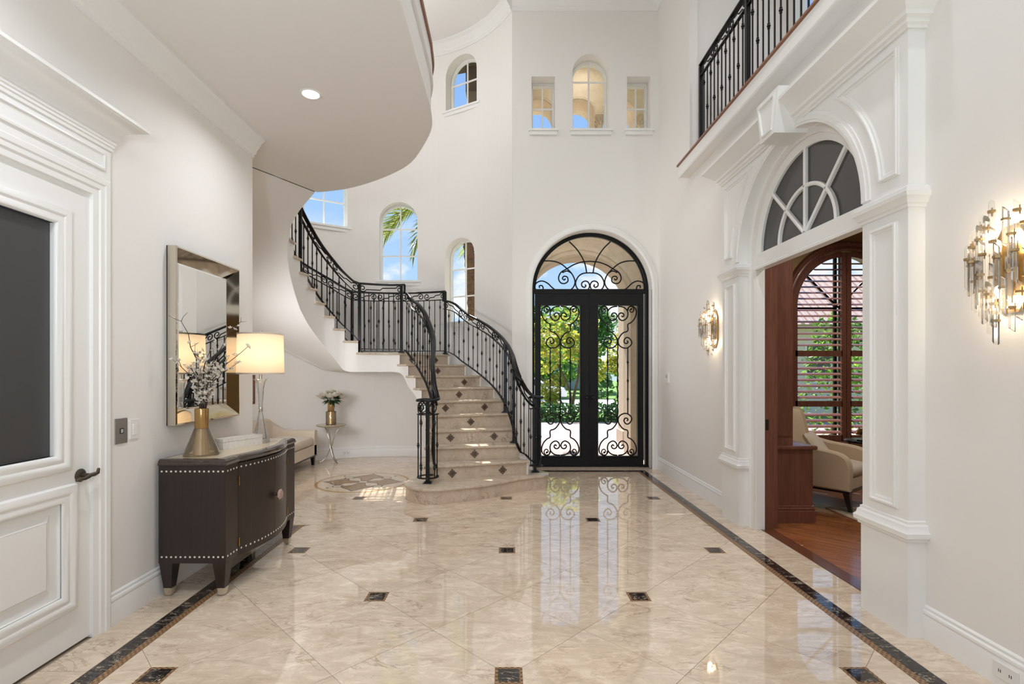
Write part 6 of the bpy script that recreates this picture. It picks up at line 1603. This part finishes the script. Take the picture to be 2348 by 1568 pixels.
for cx_ in (1.32 - 0.72, 1.32, 1.32 + 0.72):
    MB().msweep(arc(cx_, 6.03, 0.29, 180, 0, 24), [(0.0, 0.0), (0.0, -0.03), (0.018, -0.045), (0.035, -0.03), (0.05, -0.035), (0.065, 0)], False, lm).build('arch_moulding', STONE, pc, 40)
for cx_ in (1.32 - 1.08, 1.32 - 0.36, 1.32 + 0.36, 1.32 + 1.08):
    cap_ = MB().lathe([(0.055, 4.9), (0.05, 5.75), (0.058, 5.76), (0.05, 5.78), (0.055, 5.80), (0.075, 5.90), (0.098, 5.965)], 14, (cx_ - 1.32, -0.20 - 0.16, 0))
    cap_.box(cx_ - 1.32 - 0.10, -0.46, 5.965, cx_ - 1.32 + 0.10, -0.25, 6.01).box(cx_ - 1.32 - 0.085, -0.45, 6.01, cx_ - 1.32 + 0.085, -0.25, 6.03)
    for tier, (zz, rr_) in enumerate(((5.81, 0.058), (5.87, 0.072))):
        for k in range(8):
            a = 2 * PI * (k + 0.5 * tier) / 8; d_ = Vector((math.cos(a), math.sin(a), 0)); t_ = Vector((-d_.y, d_.x, 0)); c0 = Vector((cx_ - 1.32, -0.36, zz)) + d_ * rr_
            cap_.add([c0 - t_ * 0.02, c0 + t_ * 0.02, c0 + t_ * 0.018 + d_ * 0.018 + Vector((0, 0, 0.05)), c0 + d_ * 0.045 + Vector((0, 0, 0.055)), c0 - t_ * 0.018 + d_ * 0.018 + Vector((0, 0, 0.05))], [(0, 1, 2, 3, 4)])
    cap_.build('column', STONE, pc, 40)
MB().box(-1.06, -1.23, 7.0, 1.78, -0.05, 7.2).box(-1.62, -0.05, 7.0, 1.78, 0.95, 7.2).build('roof', STUCCO, pc, 0)  # front overhang extended to block sun into the high windows
MB().box(-2.02, -0.18, 6.52, -1.25, 0.9, 6.98).build('eave', EAVE, pc, 0)
MB().box(-1.62, -1.23, 4.42, 1.78, 0.0, 4.5).build('upper_shelf', STUCCO, pc, 0) if False else None
MB().box(-1.75, 0.5, 4.45, 2.6, 2.2, 4.62).build('sun_block_canopy', STUCCO, pc, 0)  # unseen canopy added to keep the sun off the doorway floor
for (xa, xb) in ((-0.62 - 1.32, -0.02 - 1.32), (2.52 - 1.32, 3.15 - 1.32)):
    c_ = MB().box(xa, 1.42, GZ, xb, 1.95, 4.45).box(xa - 0.03, 1.39, GZ, xb + 0.03, 1.98, 0.22).build('pier', STONE, pc, 0)
MB().box(-1.06, -1.23, GZ - 0.1, 3.2, -0.05, -0.03).box(-3.0, 0.0, GZ - 0.1, 3.2, 2.4, -0.06).build('porch_floor', PAVEM, pc, 0)
struct('ground', MB().box(-60, -40, -0.6, 60, 90, GZ - 0.03), GRASSM, label='green lawn around the house', cat='ground')
dv = MB().box(-9, 11.65, GZ - 0.03, 12, 16.3, GZ).build('driveway', PAVEM, None, 0); tag(dv, 'reddish brick paved drive outside the entry doors', 'driveway', kind='structure')
rd = MB().box(-50, 20.5, GZ - 0.03, 50, 29.5, GZ + 0.01).build('street', ROADM, None, 0); tag(rd, 'pale sunlit street beyond the garden strip', 'street', kind='structure')
def leaves(name, blobs, nper, size, m, parent, seed, droop=0.3):
    rr = random.Random(seed); mb = MB()
    for (cx_, cy_, cz_, rx, ry, rz_) in blobs:
        for k in range(nper):
            while True:
                d_ = Vector((rr.uniform(-1, 1), rr.uniform(-1, 1), rr.uniform(-1, 1)))
                if 0.05 < d_.length < 1: break
            d_ = d_.normalized() * (d_.length ** 0.45)
            p = Vector((cx_ + d_.x * rx, cy_ + d_.y * ry, cz_ + d_.z * rz_))
            a = rr.uniform(0, 2 * PI); e_ = rr.uniform(-0.9, 0.6); f = Vector((math.cos(a) * math.cos(e_), math.sin(a) * math.cos(e_), math.sin(e_)))
            t_ = f.orthogonal().normalized(); t_.rotate(Matrix.Rotation(rr.uniform(0, PI), 3, f)); s_ = size * rr.uniform(0.6, 1.3)
            mb.add([p - f * s_, p + t_ * s_ * 0.42, p + f * s_, p - t_ * s_ * 0.42], [(0, 1, 2, 3)])
    o = mb.build(name, m, parent, 0, False); o['kind'] = 'stuff'; return o
def tree(name, lab, x, y, blobs, nper, size, m, seed, trunks=(), grp=None, cat='tree'):
    t_ = empty(name, (x, y, GZ), lab, cat, grp)
    for pts, r0, r1 in trunks:
        k = len(pts); MB().tube([tuple(q) for q in smooth_pts(pts, 4)], [r0 + (r1 - r0) * i / ((k - 1) * 4) for i in range((k - 1) * 4 + 1)], 8).build('trunk', BARK, t_, 60)
    leaves('foliage', blobs, nper, size, m, t_, seed); return t_
# multi-stemmed yellow-green tree in front of the door
tr_ = [([(0, 0, 0), (0.05, 0, 0.8), (-0.25, 0.1, 1.6), (-0.6, 0, 2.2)], 0.06, 0.03), ([(0.1, 0, 0), (0.2, 0.1, 0.7), (0.35, 0, 1.5), (0.4, 0.1, 2.4)], 0.075, 0.035), ([(-0.1, 0, 0), (-0.3, 0, 0.5), (-0.8, 0.2, 1.1), (-1.2, 0, 1.7)], 0.05, 0.025)]
tree('croton_tree', 'yellow green multi-stemmed tree in the strip beyond the drive', 2.45, 19.2, [(-1.1, 0, 2.1, 0.8, 0.8, 0.55), (-0.3, 0.2, 2.7, 0.9, 0.8, 0.6), (0.5, 0, 2.5, 0.7, 0.7, 0.6), (-0.7, 0, 3.2, 0.8, 0.8, 0.6), (0.3, 0.2, 3.4, 0.9, 0.8, 0.6), (0.9, -0.1, 1.7, 0.5, 0.5, 0.5)], 260, 0.13, LEAF_A, 1, tr_)
tree('croton_bush', 'yellow tipped bush at the left of the left door leaf', 1.52, 17.75, [(0, 0, 0.55, 0.42, 0.4, 0.5), (0.1, 0, 1.0, 0.35, 0.35, 0.4)], 300, 0.09, LEAF_A, 2, [([(0, 0, 0), (0, 0, 0.4), (0.05, 0, 0.8)], 0.03, 0.015)], cat='bush')
tree('croton_bush', 'small green yellow bush in front of the right door leaf', 4.1, 17.6, [(0, 0, 0.45, 0.3, 0.3, 0.42), (0.05, 0, 0.85, 0.22, 0.22, 0.3)], 260, 0.08, LEAF_B, 3, [([(0, 0, 0), (0, 0, 0.3), (0.02, 0, 0.7)], 0.025, 0.012)], cat='bush')
tree('croton_tree', 'orange tinged small tree seen through the right door leaf', 4.85, 20.0, [(-0.2, 0, 2.5, 0.6, 0.6, 0.6), (0.3, 0, 2.1, 0.5, 0.5, 0.4), (-0.5, 0, 1.9, 0.4, 0.4, 0.35), (0.1, 0, 3.1, 0.6, 0.5, 0.5)], 240, 0.12, LEAF_A, 4, [([(0, 0, 0), (0.05, 0, 0.9), (0, 0, 1.9)], 0.05, 0.025)])
hd_ = leaves('hedge', [(-4 + i * 0.55, 16.85, 0.14, 0.42, 0.36, 0.30) for i in range(22)], 260, 0.085, LEAF_C, None, 9); tag(hd_, 'low clipped hedge along the drive', 'hedge', kind='stuff')
BIG = [('dense_tree', 'tall bright green tree across the street behind the left door leaf', 2.4, 34, 5), ('dense_tree', 'tall dark green tree across the street between the door leaves', 6.5, 42.0, 6), ('dense_tree', 'broad bright green tree across the street behind the right door leaf', 10.5, 33.5, 7), ('dense_tree', 'green tree far right across the street', 18.5, 36, 10)]
for nm, lab, x_, y_, sd in BIG:
    rr = random.Random(sd)
    bl = [(rr.uniform(-2.2, 2.2), rr.uniform(-1.5, 1.5), rr.uniform(1.6, 6.6), rr.uniform(1.1, 1.7), rr.uniform(1.0, 1.5), rr.uniform(0.8, 1.3)) for k in range(11)]
    tree(nm, lab, x_, y_, bl, 330, 0.23, LEAF_B if sd % 2 else LEAF_C, sd, [([(0, 0, 0), (0.1, 0, 1.2), (-0.1, 0, 2.6), (0, 0, 4.2)], 0.22, 0.1)])
SHL = ['yellow shrub farthest left across the street', 'green shrub across the street left of the croton trunk', 'yellow rounded shrub across the street behind the croton trunk', 'dark green shrub across the street right of the door knobs', 'bright green shrub across the street behind the small bush', 'yellow shrub farthest right across the street']
for i, (x_, y_, m) in enumerate(((-0.5, 30.8, LEAF_A), (1.6, 31.0, LEAF_B), (3.2, 31.3, LEAF_A), (6.0, 31.2, LEAF_C), (7.6, 31.0, LEAF_B), (9.4, 31.3, LEAF_A))):
    tree('garden_shrub', SHL[i], x_, y_, [(0, 0, 0.65, 0.75, 0.7, 0.7), (0.15, 0, 1.1, 0.5, 0.5, 0.5)], 300, 0.13, m, 40 + i, [([(0, 0, 0), (0, 0, 0.5), (0.1, 0, 0.9)], 0.04, 0.02)], 'shrubs across the street', 'shrub')
nb = empty('neighbour_house', (0.5, 48, GZ), 'pale blue grey house wall glimpsed between trees across the street', 'house')
MB().box(-7, 0, 0, 7, 6, 4.2).build('wall', paint('blue_grey_stucco', (0.42, 0.47, 0.52), 0.9), nb, 0)
MB().add([(-7.6, -0.6, 4.15), (7.6, -0.6, 4.15), (7.6, 6.6, 4.15), (-7.6, 6.6, 4.15), (-4, 3, 6.4), (4, 3, 6.4)], [(0, 1, 5, 4), (1, 2, 5), (2, 3, 4, 5), (3, 0, 4), (0, 3, 2, 1)]).build('roof', ROOFM, nb, 0)
for x_ in (-3.5, 0.0, 3.5):
    w_ = MB().box(x_ - 0.75, -0.05, 1.0, x_ + 0.75, 0.02, 2.6).build('window', TRIM, nb, 0); MB().box(x_ - 0.65, -0.07, 1.1, x_ + 0.65, -0.03, 2.5).build('pane', DARKPANE, w_, 0)
# parked white car at the far kerb, mostly behind the bush
car = empty('parked_car', (1.1, 26.6, GZ), 'white car parked on the street behind the yellow bush', 'car')
prof = [(-2.0, 0.35), (-2.05, 0.62), (-1.9, 0.80), (-1.2, 0.88), (-0.75, 1.28), (0.55, 1.32), (1.2, 0.92), (1.95, 0.82), (2.1, 0.6), (2.08, 0.35)]
cv = MB(); k = len(prof); vs = []
for ins, y_ in ((0.06, -0.82), (0.0, -0.74), (0.0, 0.74), (0.06, 0.82)): vs += [(p[0], y_, p[1]) for p in inset(prof[::-1], ins)]
cv.add(vs, [(i * k + j, i * k + (j + 1) % k, (i + 1) * k + (j + 1) % k, (i + 1) * k + j) for i in range(3) for j in range(k)] + [tuple(range(k))[::-1], tuple(3 * k + j for j in range(k))]).build('body', WHITEP, car, 30)
MB().plate([(-0.95, 0.92), (-0.62, 1.22), (0.5, 1.25), (0.95, 0.94)], [], -0.83, 0.83, lambda u, v, w: (u, w, v)).build('side_window', DARKPANE, car, 0)
for x_ in (-1.3, 1.3):
    for y_ in (-0.76, 0.76): MB().lathe([(0.0, -0.10), (0.28, -0.10), (0.32, -0.06), (0.32, 0.06), (0.28, 0.10), (0.0, 0.10)], 18, M=Matrix.Translation((x_, y_, 0.32)) @ Matrix.Rotation(R(90), 4, 'X'), cap=False).build('wheel', BLACKP, car, 40)
# date palm outside the rotunda
pm = empty('date_palm', (-0.78, 12.3, GZ), 'date palm with rough brown trunk outside the stair windows', 'tree')
rr = random.Random(12)
tp_ = [(0.06, 0, 0), (0.05, 0, 1.5), (0.0, 0, 3.2), (-0.10, 0, 4.8), (-0.15, 0, 6.2)]
tpts = [tuple(q) for q in smooth_pts(tp_, 14)]
MB().tube(tpts, [0.115 + 0.018 * (i % 2) for i in range(len(tpts))], 10).build('trunk', PALMBARK, pm, 0)
bo = MB()
for i in range(170):
    z = rr.uniform(0.4, 6.1); q = catmull([(p[2], p) for p in tp_], z); a = rr.uniform(0, 2 * PI); d_ = Vector((math.cos(a), math.sin(a), 0)); t_ = Vector((-d_.y, d_.x, 0)); c0 = Vector((q[0], q[1], z)) + d_ * 0.115
    bo.add([c0 - t_ * 0.035, c0 + t_ * 0.035, c0 + t_ * 0.018 + d_ * 0.035 + Vector((0, 0, 0.09)), c0 - t_ * 0.018 + d_ * 0.035 + Vector((0, 0, 0.09))], [(0, 1, 2, 3)])
o = bo.build('leaf_bases', PALMBARK, pm, 0, False); o['kind'] = 'stuff'
FR = [(180, 0.30, 2.7), (171, 0.02, 2.5), (189, -0.12, 2.4), (163, 0.55, 2.7), (197, 0.12, 2.6), (184, -0.45, 2.2), (205, 0.45, 2.6)] + [(-150 + 24 * i + rr.uniform(-6, 6), rr.uniform(-0.4, 0.6), rr.uniform(2.1, 2.6)) for i in range(12)]
for (az, el, L_) in FR:
    a = R(az); d_ = Vector((math.cos(a), math.sin(a), 0)); pts = []
    p = Vector((-0.15, 0, 6.15)); ang_ = el
    for k in range(13):
        pts.append(p.copy()); p = p + (d_ * math.cos(ang_) + Vector((0, 0, math.sin(ang_)))) * (L_ / 12); ang_ -= 0.085
    fr = MB(); fr.tube(pts, [0.024 - 0.0016 * k for k in range(13)], 4)
    side = Vector((-d_.y, d_.x, 0))
    for k in range(1, 13):
        for h_ in (0, 0.33, 0.66):
            if k == 12 and h_: continue
            q = pts[k].lerp(pts[min(12, k + 1)], h_); f = (pts[min(12, k + 1)] - pts[k - 1]).normalized()
            for s in (-1, 1):
                up_ = 0.35 if s > 0 else -0.35
                ld = (side * s * 0.45 + f * 0.75 + Vector((0, 0, up_ + rr.uniform(-0.15, 0.1)))).normalized(); ll = 0.50 * math.sin(PI * (0.14 + 0.78 * k / 13)) + 0.08
                nn_ = ld.cross(Vector((0.3, 1, 0.2))).normalized() * 0.017
                fr.add([q - nn_ * 0.6, q + ld * ll * 0.4 - nn_, q + ld * ll + Vector((0, 0, -0.06)), q + ld * ll * 0.4 + nn_, q + nn_ * 0.6], [(0, 1, 2, 3, 4)])
    fr.build('frond', LEAF_P, pm, 0, False)
# garden outside the library window: neighbour wing with clay roof, clipped tree
nw = empty('garden_wing', (11.2, 19.0, GZ), 'neighbouring wing with clay tile roof outside the library shutters', 'house')
MB().box(-3.2, 0, 0, 5, 4, 3.4).build('wall', STUCCO, nw, 0)
MB().add([(-4.0, -0.8, 3.35), (6, -0.8, 3.35), (6, 4.6, 3.35), (-4.0, 4.6, 3.35), (-1.2, 2, 5.6), (5, 2, 5.6)], [(0, 1, 5, 4), (1, 2, 5), (2, 3, 4, 5), (3, 0, 4), (0, 3, 2, 1)]).build('roof', ROOFM, nw, 0)
tl = MB()
for k in range(34):
    x_ = -3.9 + 0.29 * k; xt = max(-1.2, min(5, x_)) if x_ > -1.2 else -1.2 + (x_ + 1.2) * 0.0
    f_ = 1.0 if x_ >= -1.2 else (x_ + 4.0) / 2.8
    tl.tube([(x_, -0.8, 3.40), (x_, -0.8 + 2.8 * f_, 3.40 + 2.25 * f_)], 0.07, 6)
o = tl.build('roof_tile', ROOFM, nw, 60); o['kind'] = 'stuff'
for x_ in (-1.9, 0.6):
    w_ = MB().box(x_ - 0.5, -0.05, 1.2, x_ + 0.5, 0.02, 2.7).build('window', TRIM, nw, 0); MB().box(x_ - 0.42, -0.07, 1.28, x_ + 0.42, -0.03, 2.62).build('pane', DARKPANE, w_, 0)
tree('garden_tree', 'dense green tree just outside the library shutters', 8.2, 12.6, [(0, 0, 0.9, 0.9, 0.7, 0.9), (0.1, 0, 1.9, 0.8, 0.7, 0.7), (0.1, 0, 2.6, 0.55, 0.5, 0.55), (1.1, 0.2, 0.9, 0.8, 0.7, 0.9), (1.2, 0.3, 1.7, 0.6, 0.5, 0.6)], 420, 0.075, LEAF_B, 60, [([(0, 0, 0), (0.05, 0, 0.7), (0.1, 0, 1.7)], 0.06, 0.03)])
